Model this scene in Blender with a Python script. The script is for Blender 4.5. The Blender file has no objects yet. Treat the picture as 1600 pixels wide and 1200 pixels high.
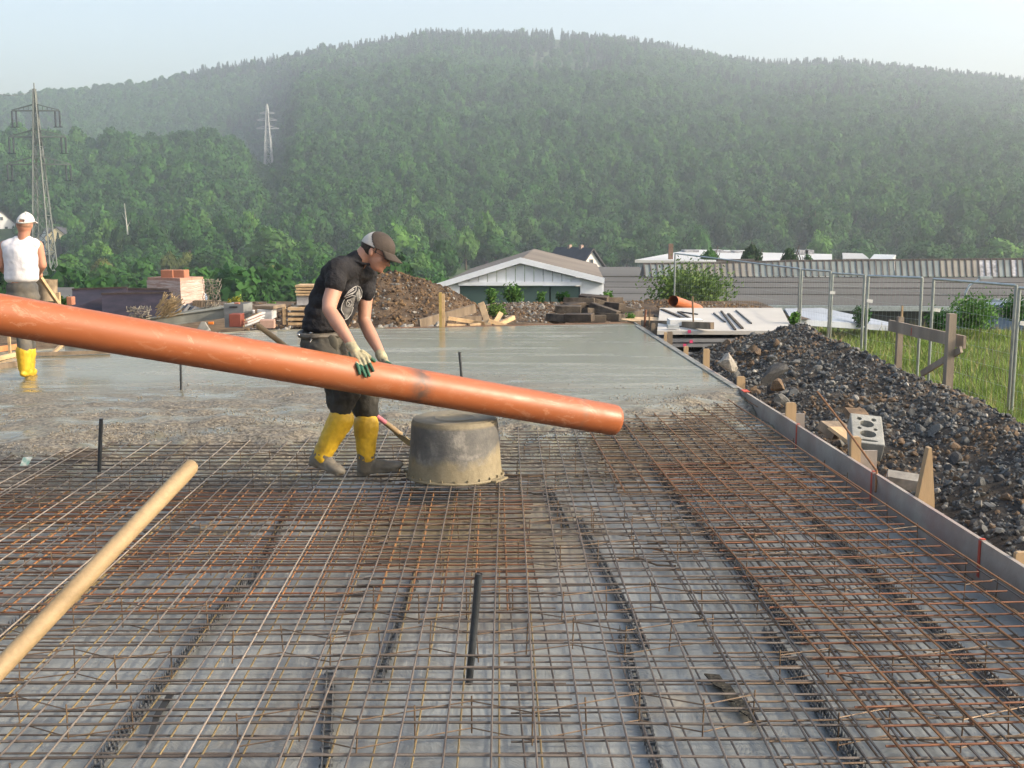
import bpy, bmesh, math, random
import numpy as np
from mathutils import Vector, Matrix, noise
from mathutils.bvhtree import BVHTree
random.seed(7); RNG = np.random.default_rng(7)
C = bpy.context.scene.collection
sc = bpy.context.scene

# ---------------------------------------------------------------- camera, sky, sun, exposure
CAM = Vector((0, 0, 1.7)); PITCH = math.radians(8.36); F = 1756.0
cam = bpy.data.cameras.new('camera'); cam.sensor_width = 36; cam.lens = F/1600*36
cam.clip_start = 0.05; cam.clip_end = 9000
co = bpy.data.objects.new('camera', cam); C.objects.link(co)
co.location = CAM; co.rotation_euler = (math.pi/2 - PITCH, 0, 0); sc.camera = co

SUN_AZ = math.radians(104); SUN_EL = math.radians(27)      # clockwise from +Y (view direction)
SDIR = Vector((math.sin(SUN_AZ)*math.cos(SUN_EL), math.cos(SUN_AZ)*math.cos(SUN_EL), math.sin(SUN_EL)))
w = bpy.data.worlds.new('World'); sc.world = w; w.use_nodes = True
nt = w.node_tree; bg = nt.nodes['Background']
sky = nt.nodes.new('ShaderNodeTexSky'); sky.sky_type = 'NISHITA'; sky.sun_disc = False
sky.sun_elevation = SUN_EL; sky.sun_rotation = SUN_AZ; sky.air_density = 1.25; sky.dust_density = 6.0; sky.ozone_density = 1.4
nt.links.new(sky.outputs[0], bg.inputs[0]); bg.inputs[1].default_value = 0.15
sl = bpy.data.lights.new('sun', 'SUN'); sl.energy = 2.2; sl.angle = math.radians(2.5); sl.color = (1, .87, .70)
so = bpy.data.objects.new('sun', sl); C.objects.link(so)
so.rotation_euler = (-SDIR).to_track_quat('-Z', 'Y').to_euler()
sc.view_settings.view_transform = 'Standard'; sc.view_settings.look = 'None'
sc.view_settings.exposure = 1.30; sc.view_settings.gamma = 1.0; sc.view_settings.use_curve_mapping = False
sc.render.engine = 'CYCLES'
cy = sc.cycles
cy.use_denoising = True; cy.max_bounces = 5; cy.diffuse_bounces = 3; cy.glossy_bounces = 3
cy.transmission_bounces = 4; cy.volume_bounces = 2; cy.transparent_max_bounces = 8
cy.caustics_reflective = False; cy.caustics_refractive = False
HAZE_DENSITY = 0.00038

# ---------------------------------------------------------------- projection helpers
SP, CP = math.sin(PITCH), math.cos(PITCH)
def ray(px, py):
    a, b = px - 800.0, 600.0 - py
    return Vector((a, F*CP + b*SP, -F*SP + b*CP))
def P(px, py, Y):
    r = ray(px, py); return CAM + r*(Y/r.y)
def G(px, py, z=0.0):
    r = ray(px, py); return CAM + r*((z - CAM.z)/r.z)

# ---------------------------------------------------------------- object helpers
def setp(o, label=None, cat=None, group=None, kind=None):
    if label: o['label'] = label
    if cat: o['category'] = cat
    if group: o['group'] = group
    if kind: o['kind'] = kind
    return o
def thing(name, label, cat, loc=(0, 0, 0), rz=0, group=None):
    o = bpy.data.objects.new(name, None); C.objects.link(o); o.empty_display_size = .1
    o.location = loc; o.rotation_euler = (0, 0, rz)
    return setp(o, label, cat, group)
class MB:
    def __init__(s): s.v = []; s.f = []; s.m = []; s.smooth = False
    def add(s, v, f, m=0):
        k = len(s.v); s.v += [tuple(p) for p in v]; s.f += [tuple(i + k for i in q) for q in f]; s.m += [m]*len(f); return s
    def box(s, c, size, R=None, m=0, taper=1.0):
        c = Vector(c); hx, hy, hz = [d/2 for d in size]; v = []
        for z in (-1, 1):
            t = taper if z > 0 else 1
            for x, y in ((-1, -1), (1, -1), (1, 1), (-1, 1)):
                p = Vector((x*hx*t, y*hy*t, z*hz)); v.append(c + (R @ p if R else p))
        return s.add(v, [(0, 3, 2, 1), (4, 5, 6, 7), (0, 1, 5, 4), (1, 2, 6, 5), (2, 3, 7, 6), (3, 0, 4, 7)], m)
    def beam(s, p0, p1, wd, th, up=(0, 0, 1), m=0):
        p0, p1 = Vector(p0), Vector(p1); d = p1 - p0; L = d.length; d.normalize()
        x = d.cross(Vector(up))
        if x.length < 1e-4: x = d.cross(Vector((1, 0, 0)))
        x.normalize(); z = x.cross(d)
        R = Matrix((x, d, z)).transposed()
        return s.box((p0 + p1)/2, (wd, L, th), R, m)
    def tube(s, pts, r, n=6, m=0, cap=True):
        pts = [Vector(p) for p in pts]; k = len(pts)
        rr = r if isinstance(r, (list, tuple)) else [r]*k
        v = []; f = []; ref = None
        for i, p in enumerate(pts):
            d = (pts[min(i+1, k-1)] - pts[max(i-1, 0)]).normalized()
            if ref is None: ref = Vector((0, 0, 1)) if abs(d.z) < .9 else Vector((1, 0, 0))
            a = d.cross(ref).normalized(); b = a.cross(d).normalized()
            ref = b
            for j in range(n):
                t = 2*math.pi*j/n; v.append(p + (a*math.cos(t) + b*math.sin(t))*rr[i])
        for i in range(k-1):
            for j in range(n):
                j2 = (j+1) % n; f.append((i*n+j, i*n+j2, (i+1)*n+j2, (i+1)*n+j))
        if cap: f.append(tuple(range(n))); f.append(tuple((k-1)*n + j for j in reversed(range(n))))
        return s.add(v, f, m)
    def lathe(s, prof, c=(0, 0, 0), n=48, m=0, close=False):
        v = []; f = []; k = len(prof); c = Vector(c)
        for r, z in prof:
            for j in range(n):
                t = 2*math.pi*j/n; v.append(c + Vector((r*math.cos(t), r*math.sin(t), z)))
        for i in range(k - (0 if close else 1)):
            i2 = (i+1) % k
            for j in range(n):
                j2 = (j+1) % n; f.append((i*n+j, i*n+j2, i2*n+j2, i2*n+j))
        return s.add(v, f, m)
    def prism(s, poly, ext, m=0):
        "poly: list of 3d points, ext: vector"
        n = len(poly); e = Vector(ext); v = [Vector(p) for p in poly] + [Vector(p) + e for p in poly]
        return s.add(v, [tuple(range(n)), tuple(reversed(range(n, 2*n)))] + [(i, (i+1) % n, (i+1) % n + n, i+n) for i in range(n)], m)
    def build(s, name, mats, parent=None, smooth=None, kind=None, fix=True):
        me = bpy.data.meshes.new(name); me.from_pydata(s.v, [], s.f)
        for mm in (mats if isinstance(mats, (list, tuple)) else [mats]): me.materials.append(mm)
        if len(me.materials) > 1: me.polygons.foreach_set('material_index', s.m)
        if fix and len(s.f) < 60000:
            bm = bmesh.new(); bm.from_mesh(me); bmesh.ops.recalc_face_normals(bm, faces=bm.faces); bm.to_mesh(me); bm.free()
        if (s.smooth if smooth is None else smooth):
            me.shade_smooth()
            try: me.set_sharp_from_angle(angle=math.radians(40))
            except Exception: pass
        return link(name, me, parent, kind)
def link(name, me, parent=None, kind=None):
    o = bpy.data.objects.new(name, me); C.objects.link(o)
    if parent is not None:
        o.parent = parent
        o.matrix_parent_inverse = Matrix.Identity(4)
    if kind: o['kind'] = kind
    return o
def loc_of(parent, p):
    return Vector(p) - Vector(parent.location)
def fbm(x, y, z=0., o=4):
    return noise.fractal(Vector((x, y, z)), 1.0, 2.0, o)
def ip(x, xs, ys): return float(np.interp(x, xs, ys))

# ---------------------------------------------------------------- materials
def newmat(name):
    m = bpy.data.materials.new(name); m.use_nodes = True
    return m, m.node_tree.nodes, m.node_tree.links, m.node_tree.nodes['Principled BSDF']
def noisetex(N, L, src, scale, detail=5, rough=.55, stretch=None, dist=0):
    if stretch:
        mp = N.new('ShaderNodeMapping'); mp.inputs['Scale'].default_value = stretch; L.new(src, mp.inputs[0]); src = mp.outputs[0]
    t = N.new('ShaderNodeTexNoise'); t.inputs['Scale'].default_value = scale; t.inputs['Detail'].default_value = detail
    t.inputs['Roughness'].default_value = rough; t.inputs['Distortion'].default_value = dist
    L.new(src, t.inputs['Vector']); return t.outputs['Fac']
def ramp(N, L, src, stops):
    r = N.new('ShaderNodeValToRGB'); el = r.color_ramp.elements
    while len(el) > len(stops): el.remove(el[-1])
    while len(el) < len(stops): el.new(.5)
    for e, (p, c) in zip(el, stops): e.position = p; e.color = (*c, 1) if len(c) == 3 else c
    L.new(src, r.inputs[0]); return r.outputs[0]
def mixc(N, L, fac, a, b, mode='MIX'):
    m = N.new('ShaderNodeMix'); m.data_type = 'RGBA'; m.blend_type = mode
    for sck, val in ((m.inputs[0], fac), (m.inputs[6], a), (m.inputs[7], b)):
        if isinstance(val, (int, float)): sck.default_value = val
        elif isinstance(val, tuple): sck.default_value = (*val, 1)
        else: L.new(val, sck)
    return m.outputs[2]
def bumpn(N, L, B, h, strength=.4, dist=.01, prev=None):
    b = N.new('ShaderNodeBump'); b.inputs['Strength'].default_value = strength; b.inputs['Distance'].default_value = dist
    L.new(h, b.inputs['Height'])
    if prev is not None: L.new(prev, b.inputs['Normal'])
    L.new(b.outputs[0], B.inputs['Normal']); return b.outputs[0]
def mathn(N, L, op, a, b=None, clamp=False):
    m = N.new('ShaderNodeMath'); m.operation = op; m.use_clamp = clamp
    for i, x in enumerate((a, b)):
        if x is None: continue
        if isinstance(x, (int, float)): m.inputs[i].default_value = x
        else: L.new(x, m.inputs[i])
    return m.outputs[0]
def M(name, col, rough=.75, var=.3, scale=6, bump=0, bscale=30, metal=0, col2=None, pos=(.35, .65), stretch=None, spec=.4, detail=6, bdist=.01, fine=0):
    m, N, L, B = newmat(name); col = tuple(c*.86 for c in col); col2 = tuple(c*.86 for c in col2) if col2 else None
    tc = N.new('ShaderNodeTexCoord').outputs['Object']
    c1 = tuple(c*(1-var) for c in col); c2 = col2 or tuple(min(1, c*(1+var)) for c in col)
    n1 = noisetex(N, L, tc, scale, detail, .6, stretch)
    out = ramp(N, L, n1, [(pos[0], c1), (pos[1], c2)])
    if fine:
        n3 = noisetex(N, L, tc, bscale*2, 3)
        out = mixc(N, L, fine, out, ramp(N, L, n3, [(.3, (.25,)*3), (.7, (1.,)*3)]), 'MULTIPLY')
    L.new(out, B.inputs['Base Color'])
    B.inputs['Roughness'].default_value = rough; B.inputs['Metallic'].default_value = metal
    B.inputs['Specular IOR Level'].default_value = spec
    if bump:
        n2 = noisetex(N, L, tc, bscale, 5, .6, stretch); bumpn(N, L, B, n2, bump, bdist)
    return m
WOOD = M('fresh_wood', (.50, .33, .17), .7, .25, 3, .3, 60, stretch=(1, 1, .12), col2=(.60, .43, .25))
WOODX = M('fresh_plank_wood', (.52, .36, .2), .7, .3, 8, .3, 60, stretch=(1, .3, 1))
WOODOLD = M('weathered_wood', (.24, .185, .13), .8, .35, 6, .4, 50, stretch=(1, 1, .2), fine=.3)
WOODDARK = M('tarred_wood', (.045, .034, .027), .8, .45, 5, .7, 40, col2=(.12, .09, .065), fine=.5)
STEEL = M('galvanised_steel', (.42, .46, .48), .4, .2, 9, 0, metal=.7)
BLACKP = M('black_plastic', (.02, .02, .023), .45, .3, 20)
WHITEP = M('white_paint', (.66, .70, .76), .6, .06, 2)
# ================================================================ TERRAIN
RIDGE_U = [-2500, -700, 0, 60, 150, 250, 330, 400, 460, 520, 600, 660, 700, 760, 860, 900, 960, 1040, 1130, 1200, 1290, 1330, 1400, 1500, 1600, 1900, 3500]
RIDGE_Y = [230, 190, 160, 157, 148, 138, 118, 105, 97, 84, 72, 60, 57, 60, 58, 63, 66, 80, 100, 107, 103, 108, 116, 127, 140, 180, 260]
def zpix(u, py, r):
    rr_ = ray(u, py); return 1.7 + rr_.z*r/math.hypot(rr_.x, rr_.y)
def hill_profile(u):
    ry = ip(u, RIDGE_U, RIDGE_Y) + 2; zr = zpix(u, ry, 1500)
    left = min(1, max(0, (480 - u)/60))
    cy_ = ip(u, [-400, 0, 100, 150, 230, 300, 350, 400, 430, 470], [250, 222, 228, 238, 236, 224, 222, 243, 262, 240])
    zc = zpix(u, cy_ + 4, 700)
    foot = 400 if u > 700 else 380 + 50*left
    ra = [foot, 700, 1500]; za = [-13, -13 + (zr + 13)*(700-foot)/(1500-foot)*.93, zr]
    rb = [430, 700, 860, 1000, 1500]; zb = [-13, zc, zc-16, zc+3, zr]
    return left, ra, za, rb, zb
def azu(x, y):
    a = math.atan2(x, y)
    a = max(-1.1, min(1.1, a)); return 800 + math.tan(a)*F*.99
def sm(a, b, x):
    t = min(1, max(0, (x-a)/(b-a))); return t*t*(3-2*t)
def ridge_line_x(y): return 4.0 + .12*math.sin(y*.9)
def xform_line(y): return 2.71 - .0375*(y + .25)          # formwork line
def zground(x, y):
    r = math.hypot(x, y); u = azu(x, y)
    if r < 340 or (r < 380 and azu(x, y) > 480) or (r < 400 and azu(x, y) <= 480):
        z = -.30
        fx = sm(4.6, 6.2, x)
        z -= .8*fx
        far = 25.5 - 1.5*sm(-6, -14, x)
        if y > far: z = z - 4.7*sm(far, far+13, y) + .8*fx*sm(far, far+13, y) - 7.7*sm(60, 160, r)
        z += .05*fbm(x*.35, y*.35)*min(1, r/8)*(1 if y < 60 else 3)
        if y < -20 or abs(x) > 45: z -= 0
        return z
    left, ra, za, rb, zb = hill_profile(u)
    a = ip(r, ra + [2600], za + [za[-1]-120]); b = ip(r, rb + [2600], zb + [zb[-1]-120])
    z = a*(1-left) + b*left
    front = 1 - sm(1.0, 1.3, abs(math.atan2(x, y)))
    z = -13 + (z + 13)*front
    if r > 430: z += 6*fbm(x*.004, y*.004)*sm(430, 800, r)*sm(1480, 1250, r)
    return z
GROUND = M('earth', (.13, .095, .06), .95, .5, .7, .6, 6, col2=(.2, .16, .10), bdist=.05)
mg, N, L, B = newmat('valley_ground')
tc = N.new('ShaderNodeTexCoord').outputs['Object']
sep = N.new('ShaderNodeSeparateXYZ'); L.new(tc, sep.inputs[0])
far = mathn(N, L, 'GREATER_THAN', sep.outputs[2], -1e9)
ln = N.new('ShaderNodeVectorMath'); ln.operation = 'LENGTH'; L.new(tc, ln.inputs[0])
f = mathn(N, L, 'MULTIPLY_ADD', ln.outputs[1], 1/12); N[-1].inputs[2].default_value = -2.3; f = mathn(N, L, 'MULTIPLY', f, 1.0, True)
e = ramp(N, L, noisetex(N, L, tc, 3, 8, .7), [(.35, (.07, .052, .036)), (.6, (.19, .135, .085)), (.8, (.27, .24, .2))])
g = ramp(N, L, noisetex(N, L, tc, .05, 8, .7), [(.35, (.028, .05, .018)), (.65, (.06, .095, .03))])
L.new(mixc(N, L, f, e, g), B.inputs['Base Color']); B.inputs['Roughness'].default_value = .95; B.inputs['Specular IOR Level'].default_value = .1
bumpn(N, L, B, noisetex(N, L, tc, 9, 6, .7), .8, .06)
azs = [math.radians(a) for a in list(np.arange(-180, -40, 5)) + list(np.arange(-40, 40, .5)) + list(np.arange(40, 180, 5))]
rs = list(np.linspace(.3, 12, 14)) + list(np.linspace(12.8, 46, 44)) + list(np.linspace(50, 340, 24)) + list(np.linspace(355, 1560, 64)) + [1640, 1750]
tv = [(0, 0, -.3)]; tf = []; na = len(azs)
for r in rs:
    for a in azs:
        x, y = r*math.sin(a), r*math.cos(a); tv.append((x, y, zground(x, y)))
for j in range(na): tf.append((0, 1+(j+1) % na, 1+j))
for i in range(len(rs)-1):
    for j in range(na):
        j2 = (j+1) % na; tf.append((1+i*na+j, 1+i*na+j2, 1+(i+1)*na+j2, 1+(i+1)*na+j))
t = MB(); t.v = tv; t.f = tf; t.m = [0]*len(tf); t.build('ground', mg, kind='structure', smooth=True)

# ================================================================ FOREST
def leafmat(name, c1, c2, rnd=.5, k=(.70, .92, .62)):
    c1 = tuple(p*q for p, q in zip(c1, k)); c2 = tuple(p*q for p, q in zip(c2, k))
    m, N, L, B = newmat(name)
    oi = N.new('ShaderNodeObjectInfo').outputs['Random']
    tc = N.new('ShaderNodeTexCoord').outputs['Object']
    a = ramp(N, L, noisetex(N, L, tc, 2.2, 4), [(.3, c1), (.7, c2)])
    b = ramp(N, L, oi, [(0, (1-rnd, 1-rnd*.8, 1-rnd)), (.5, (1, 1, 1)), (.8, (1.15, 1.2, .9)), (1, (1+rnd, 1+rnd*.6, 1.05))])
    L.new(mixc(N, L, 1.0, a, b, 'MULTIPLY'), B.inputs['Base Color'])
    B.inputs['Roughness'].default_value = .7; B.inputs['Specular IOR Level'].default_value = .15
    tr = N.new('ShaderNodeBsdfTranslucent'); L.new(a, tr.inputs[0]); ms = N.new('ShaderNodeMixShader'); ms.inputs[0].default_value = .22
    L.new(B.outputs[0], ms.inputs[1]); L.new(tr.outputs[0], ms.inputs[2]); L.new(ms.outputs[0], N['Material Output'].inputs[0])
    return m
LEAF = leafmat('broad_leaves', (.022, .062, .018), (.060, .135, .038), .55)
LEAFL = leafmat('pale_green_leaves', (.075, .14, .03), (.15, .23, .06), .2, (.62, .84, .75))
LEAFB = leafmat('brownish_leaves', (.085, .085, .03), (.15, .135, .055), .2)
LEAFD = leafmat('dark_green_leaves', (.014, .036, .012), (.035, .07, .02), .3)
NEEDLE = leafmat('spruce_needles', (.010, .026, .012), (.024, .048, .018), .3)
BARK = M('bark', (.09, .07, .05), .9, .4, 3, .5, 20)
def ico(sub):
    bm = bmesh.new(); bmesh.ops.create_icosphere(bm, subdivisions=sub, radius=1)
    v = np.array([p.co[:] for p in bm.verts]); f = np.array([[q.index for q in p.verts] for p in bm.faces]); bm.free(); return v, f
IV1, IF1 = ico(1); IV2, IF2 = ico(2); IV3, IF3 = ico(3)
def crown_mesh(name, mat, seed, nleaf=420, leaf=.13, lobes=9, tall=1.0, core=True):
    "crown filling a unit-radius volume, centre at z=0: lobes covered in leaf clumps"
    rg = np.random.default_rng(seed)
    cs = []
    for i in range(lobes):
        d = rg.normal(size=3); d /= np.linalg.norm(d); d[2] = d[2]*.8 + .12
        cs.append((d*rg.uniform(.35, .62), rg.uniform(.34, .5)))
    cs.append((np.array([0, 0, .05]), .6)); cs.append((np.array([0, 0, .5]), .42))
    V = []; Fc = []
    if core:
        for c, r in cs:
            v = IV1*r*.86*(1 + .18*rg.normal(size=(len(IV1), 1))) + c
            Fc.append(IF1 + sum(map(len, V))); V.append(v)
    k = sum(map(len, V)); vs = []; fs = []
    for i in range(nleaf):
        c, r = cs[rg.integers(len(cs))]
        d = rg.normal(size=3); d /= np.linalg.norm(d)
        p = c + d*r*rg.uniform(.9, 1.14)
        if p[2] < -.75: continue
        n = d + rg.normal(size=3)*.55; n /= np.linalg.norm(n)
        a = np.cross(n, rg.normal(size=3)); a /= np.linalg.norm(a); b = np.cross(n, a)
        s = leaf*rg.uniform(.6, 1.3); q = len(vs)
        vs += [p - a*s - b*s*.4, p + a*s*.2 - b*s, p + a*s + b*s*.3, p - a*s*.3 + b*s]
        fs += [(q, q+1, q+2), (q, q+2, q+3)]
    V.append(np.array(vs)); Fc.append(np.array(fs) + k)
    V = np.concatenate(V); V[:, 2] *= tall; Fc = np.concatenate(Fc)
    me = bpy.data.meshes.new(name); me.from_pydata(V.tolist(), [], Fc.tolist()); me.materials.append(mat); return me
def spruce_mesh(name, mat, seed, tiers=9):
    "unit height (0..1), radius ~.22"
    rg = np.random.default_rng(seed); mb = MB()
    for i in range(tiers):
        t = i/tiers; z = .12 + .86*t; R = .23*(1-t)**.85 + .015
        k = max(6, int(15*(1-t)))
        for j in range(k):
            a = 2*math.pi*(j + rg.uniform(-.3, .3))/k; rr = R*rg.uniform(.75, 1.15)
            d = np.array([math.cos(a), math.sin(a), 0]); s = np.array([-math.sin(a), math.cos(a), 0])
            wd = .035 + .05*(1-t); top = np.array([0, 0, z+.075]); tip = d*rr + [0, 0, z-.04*rg.uniform(.5, 1.5)]
            mid = d*rr*.55 + [0, 0, z+.02]
            mb.add([top, mid - s*wd, tip, mid + s*wd], [(0, 1, 2), (0, 2, 3)])
    mb.tube([(0, 0, 0), (0, 0, .5)], [.014, .008], 5)
    me = bpy.data.meshes.new(name); me.from_pydata(mb.v, [], mb.f); me.materials.append(mat); return me
def proto_col(name, meshes):
    col = bpy.data.collections.new(name)
    for i, me in enumerate(meshes):
        o = bpy.data.objects.new(f'{name}_{i}', me); col.objects.link(o)
    return col
def scatter(name, pts, rot, scl, col, nvar, label, cat):
    me = bpy.data.meshes.new(name); me.from_pydata(pts, [], [])
    a = me.attributes.new('rot', 'FLOAT_VECTOR', 'POINT'); a.data.foreach_set('vector', np.array(rot, dtype=np.float32).ravel())
    a = me.attributes.new('scl', 'FLOAT_VECTOR', 'POINT'); a.data.foreach_set('vector', np.array(scl, dtype=np.float32).ravel())
    a = me.attributes.new('idx', 'INT', 'POINT'); a.data.foreach_set('value', RNG.integers(0, nvar, len(pts)).astype(np.int32))
    o = link(name, me, kind='stuff'); setp(o, label, cat)
    ng = bpy.data.node_groups.new(name, 'GeometryNodeTree')
    ng.interface.new_socket('Geometry', in_out='INPUT', socket_type='NodeSocketGeometry')
    ng.interface.new_socket('Geometry', in_out='OUTPUT', socket_type='NodeSocketGeometry')
    n = ng.nodes; l = ng.links; gi = n.new('NodeGroupInput'); go = n.new('NodeGroupOutput')
    ci = n.new('GeometryNodeCollectionInfo'); ci.inputs['Collection'].default_value = col
    ci.inputs['Separate Children'].default_value = True; ci.inputs['Reset Children'].default_value = True
    ii = n.new('GeometryNodeInstanceOnPoints'); ii.inputs['Pick Instance'].default_value = True
    def at(nm, ty):
        q = n.new('GeometryNodeInputNamedAttribute'); q.data_type = ty; q.inputs[0].default_value = nm
        return [x for x in q.outputs if x.enabled][0]
    l.new(gi.outputs[0], ii.inputs['Points']); l.new(ci.outputs[0], ii.inputs['Instance'])
    l.new(at('idx', 'INT'), ii.inputs['Instance Index']); l.new(at('scl', 'FLOAT_VECTOR'), ii.inputs['Scale'])
    er = n.new('FunctionNodeEulerToRotation'); l.new(at('rot', 'FLOAT_VECTOR'), er.inputs[0]); l.new(er.outputs[0], ii.inputs['Rotation'])
    l.new(ii.outputs[0], go.inputs[0])
    md = o.modifiers.new('scatter', 'NODES'); md.node_group = ng
    return o
def crad(me, k):                       # shift crown so its bottom sits near z=0
    return me
decid = [crown_mesh(f'forest_crown_{i}', LEAF, 20+i, 1000, .095, 11) for i in range(6)]
spruces = [spruce_mesh(f'spruce_{i}', NEEDLE, 40+i) for i in range(3)]
col_d = proto_col('forest_broadleaf', decid); col_s = proto_col('forest_spruce', spruces)
def clear(x, y, r, u):
    "True where no tree stands"
    if 395 < u < 462 and 560 < r < 770: return True              # mown cut under the power line
    if u > 700 and r < 330 and y < 330: return True              # works yards in the valley
    if -60 < u < 112 and 200 < r < (498 if u < 45 else 440): return True     # village edge
    if 862 < u < 874 and r > 1250: return True                   # notch on the ridge
    if 800 < u < 935 and 1080 < r < 1300: return random.random() < .75
    return False
pd, rd, sd = [], [], []; ps, rsn, ss = [], [], []
def place(r, a, near=False):
    x, y = r*math.sin(a), r*math.cos(a); u = azu(x, y)
    if clear(x, y, r, u): return
    z = zground(x, y)
    con = fbm(x*.006, y*.006, 3.3)
    on_ridge = r > 1400
    if (on_ridge and random.random() < .85 and u > 300) or (con > .42 and r > 800 and random.random() < .5) or (r > 1180 and 640 < u < 860 and random.random() < .6):
        h = random.uniform(9, 17)*(1.0 if on_ridge else 1.1); ps.append((x, y, z-1)); rsn.append((0, 0, random.uniform(0, 6.28))); k = random.uniform(.85, 1.25); ss.append((h*k, h*k, h))
    else:
        h = random.uniform(3.0, 6.0)*(1 + .35*fbm(x*.01, y*.01, 7)) * (.85 if r < 400 else 1); kz = random.uniform(.95, 1.5)
        pd.append((x, y, z + h*kz*.75 + random.uniform(0, 2.5))); rd.append((random.uniform(-.15, .15), random.uniform(-.15, .15), random.uniform(0, 6.28))); sd.append((h, h, h*kz))
r = 395.0
while r < 1530:
    step = 6.4 + r*.0012
    da = step/r; a = -.62
    while a < .62:
        place(r + random.uniform(-.5, .5)*step, a + random.uniform(-.5, .5)*da); a += da*1.02
    r += step*.9
r = 108.0
while r < 392:                                                    # valley floor thickets, left and centre
    step = 5.2 + r*.006; da = step/r; a = -.62
    while a < .55:
        aa = a + random.uniform(-.5, .5)*da; x, y = r*math.sin(aa), r*math.cos(aa); u = azu(x, y)
        if (u < 700 or r > 330) and not clear(x, y, r, u) and fbm(x*.02, y*.02, 9) > -.28:
            z = zground(x, y); h = random.uniform(2.0, 4.4); kz = random.uniform(.85, 1.35)
            pd.append((x, y, z + h*kz*.55)); rd.append((0, 0, random.uniform(0, 6.28))); sd.append((h, h, h*kz))
        a += da
    r += step
scatter('forest', pd, rd, sd, col_d, 6, 'dense green broadleaf forest covering the whole hillside', 'forest')
scatter('spruce_wood', ps, rsn, ss, col_s, 3, 'dark spruce trees along the ridge of the hill', 'spruce wood')
# bracken / scrub in the cut under the power line
scrub = [crown_mesh(f'scrub_clump_{i}', LEAF, 60+i, 160, .2, 5) for i in range(3)]
pts, rr_, ss_ = [], [], []
for i in range(1500):
    r = random.uniform(540, 780); u = random.uniform(385, 470); a = math.atan((u-800)/(F*.99)); x, y = r*math.sin(a), r*math.cos(a)
    h = random.uniform(1.0, 2.6); pts.append((x, y, zground(x, y)+h*.3)); rr_.append((0, 0, random.uniform(0, 6))); ss_.append((h, h, h*.8))
scatter('scrub', pts, rr_, ss_, proto_col('scrub_clumps', scrub), 3, 'low green scrub in the cleared strip below the small pylon', 'scrub')

# ---- individual trees
near_crowns = [crown_mesh(f'tree_crown_{i}', LEAF, 80+i, 1500, .075, 12) for i in range(4)]
tm = MB(); tm.tube([(0, 0, 0), (.02, 0, .35), (-.01, .01, .7)], [.04, .028, .012], 7)
for k in range(5):
    a = k*1.26; tm.tube([(0, 0, .34+.05*k), (.16*math.cos(a), .16*math.sin(a), .55+.06*k)], [.014, .005], 5)
trunk_me = tm.build('tmp_trunk', BARK); trunk_data = trunk_me.data; bpy.data.objects.remove(trunk_me)
spr_near = spruce_mesh('near_spruce', NEEDLE, 99, 13)
def tree(px, ptop, D, wpx, mat, label, group=None, base=None, name='tree', kind=None, pb=None):
    "tree whose crown top is at pixel (px, ptop) at forward distance D, crown about wpx pixels wide"
    top = P(px, ptop, D); x, y = top.x, top.y; z0 = zground(x, y) if base is None else base
    H = top.z - z0; rad = wpx*D/F/2
    o = thing(name, label, 'tree', (x, y, z0), random.uniform(0, 6), group)
    if kind == 'spruce':
        c = link('crown', spr_near, o); c.scale = (rad/.24, rad/.24, H)
        c2 = link('trunk', trunk_data, o); c2.scale = (H*.4, H*.4, H*.4); return o
    ch = min(H*.5, rad*1.5) if pb is None else (top.z - P(px, pb, D).z)/2
    c = link('crown', random.choice(near_crowns), o); c.scale = (rad, rad, ch); c.location = (0, 0, H - ch)
    c.material_slots[0].link = 'OBJECT'; c.material_slots[0].material = mat
    q = link('trunk', trunk_data, o); q.scale = (max(H, 3)*.8, max(H, 3)*.8, max(.2, (H-ch*.5)/.7)); return o
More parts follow.
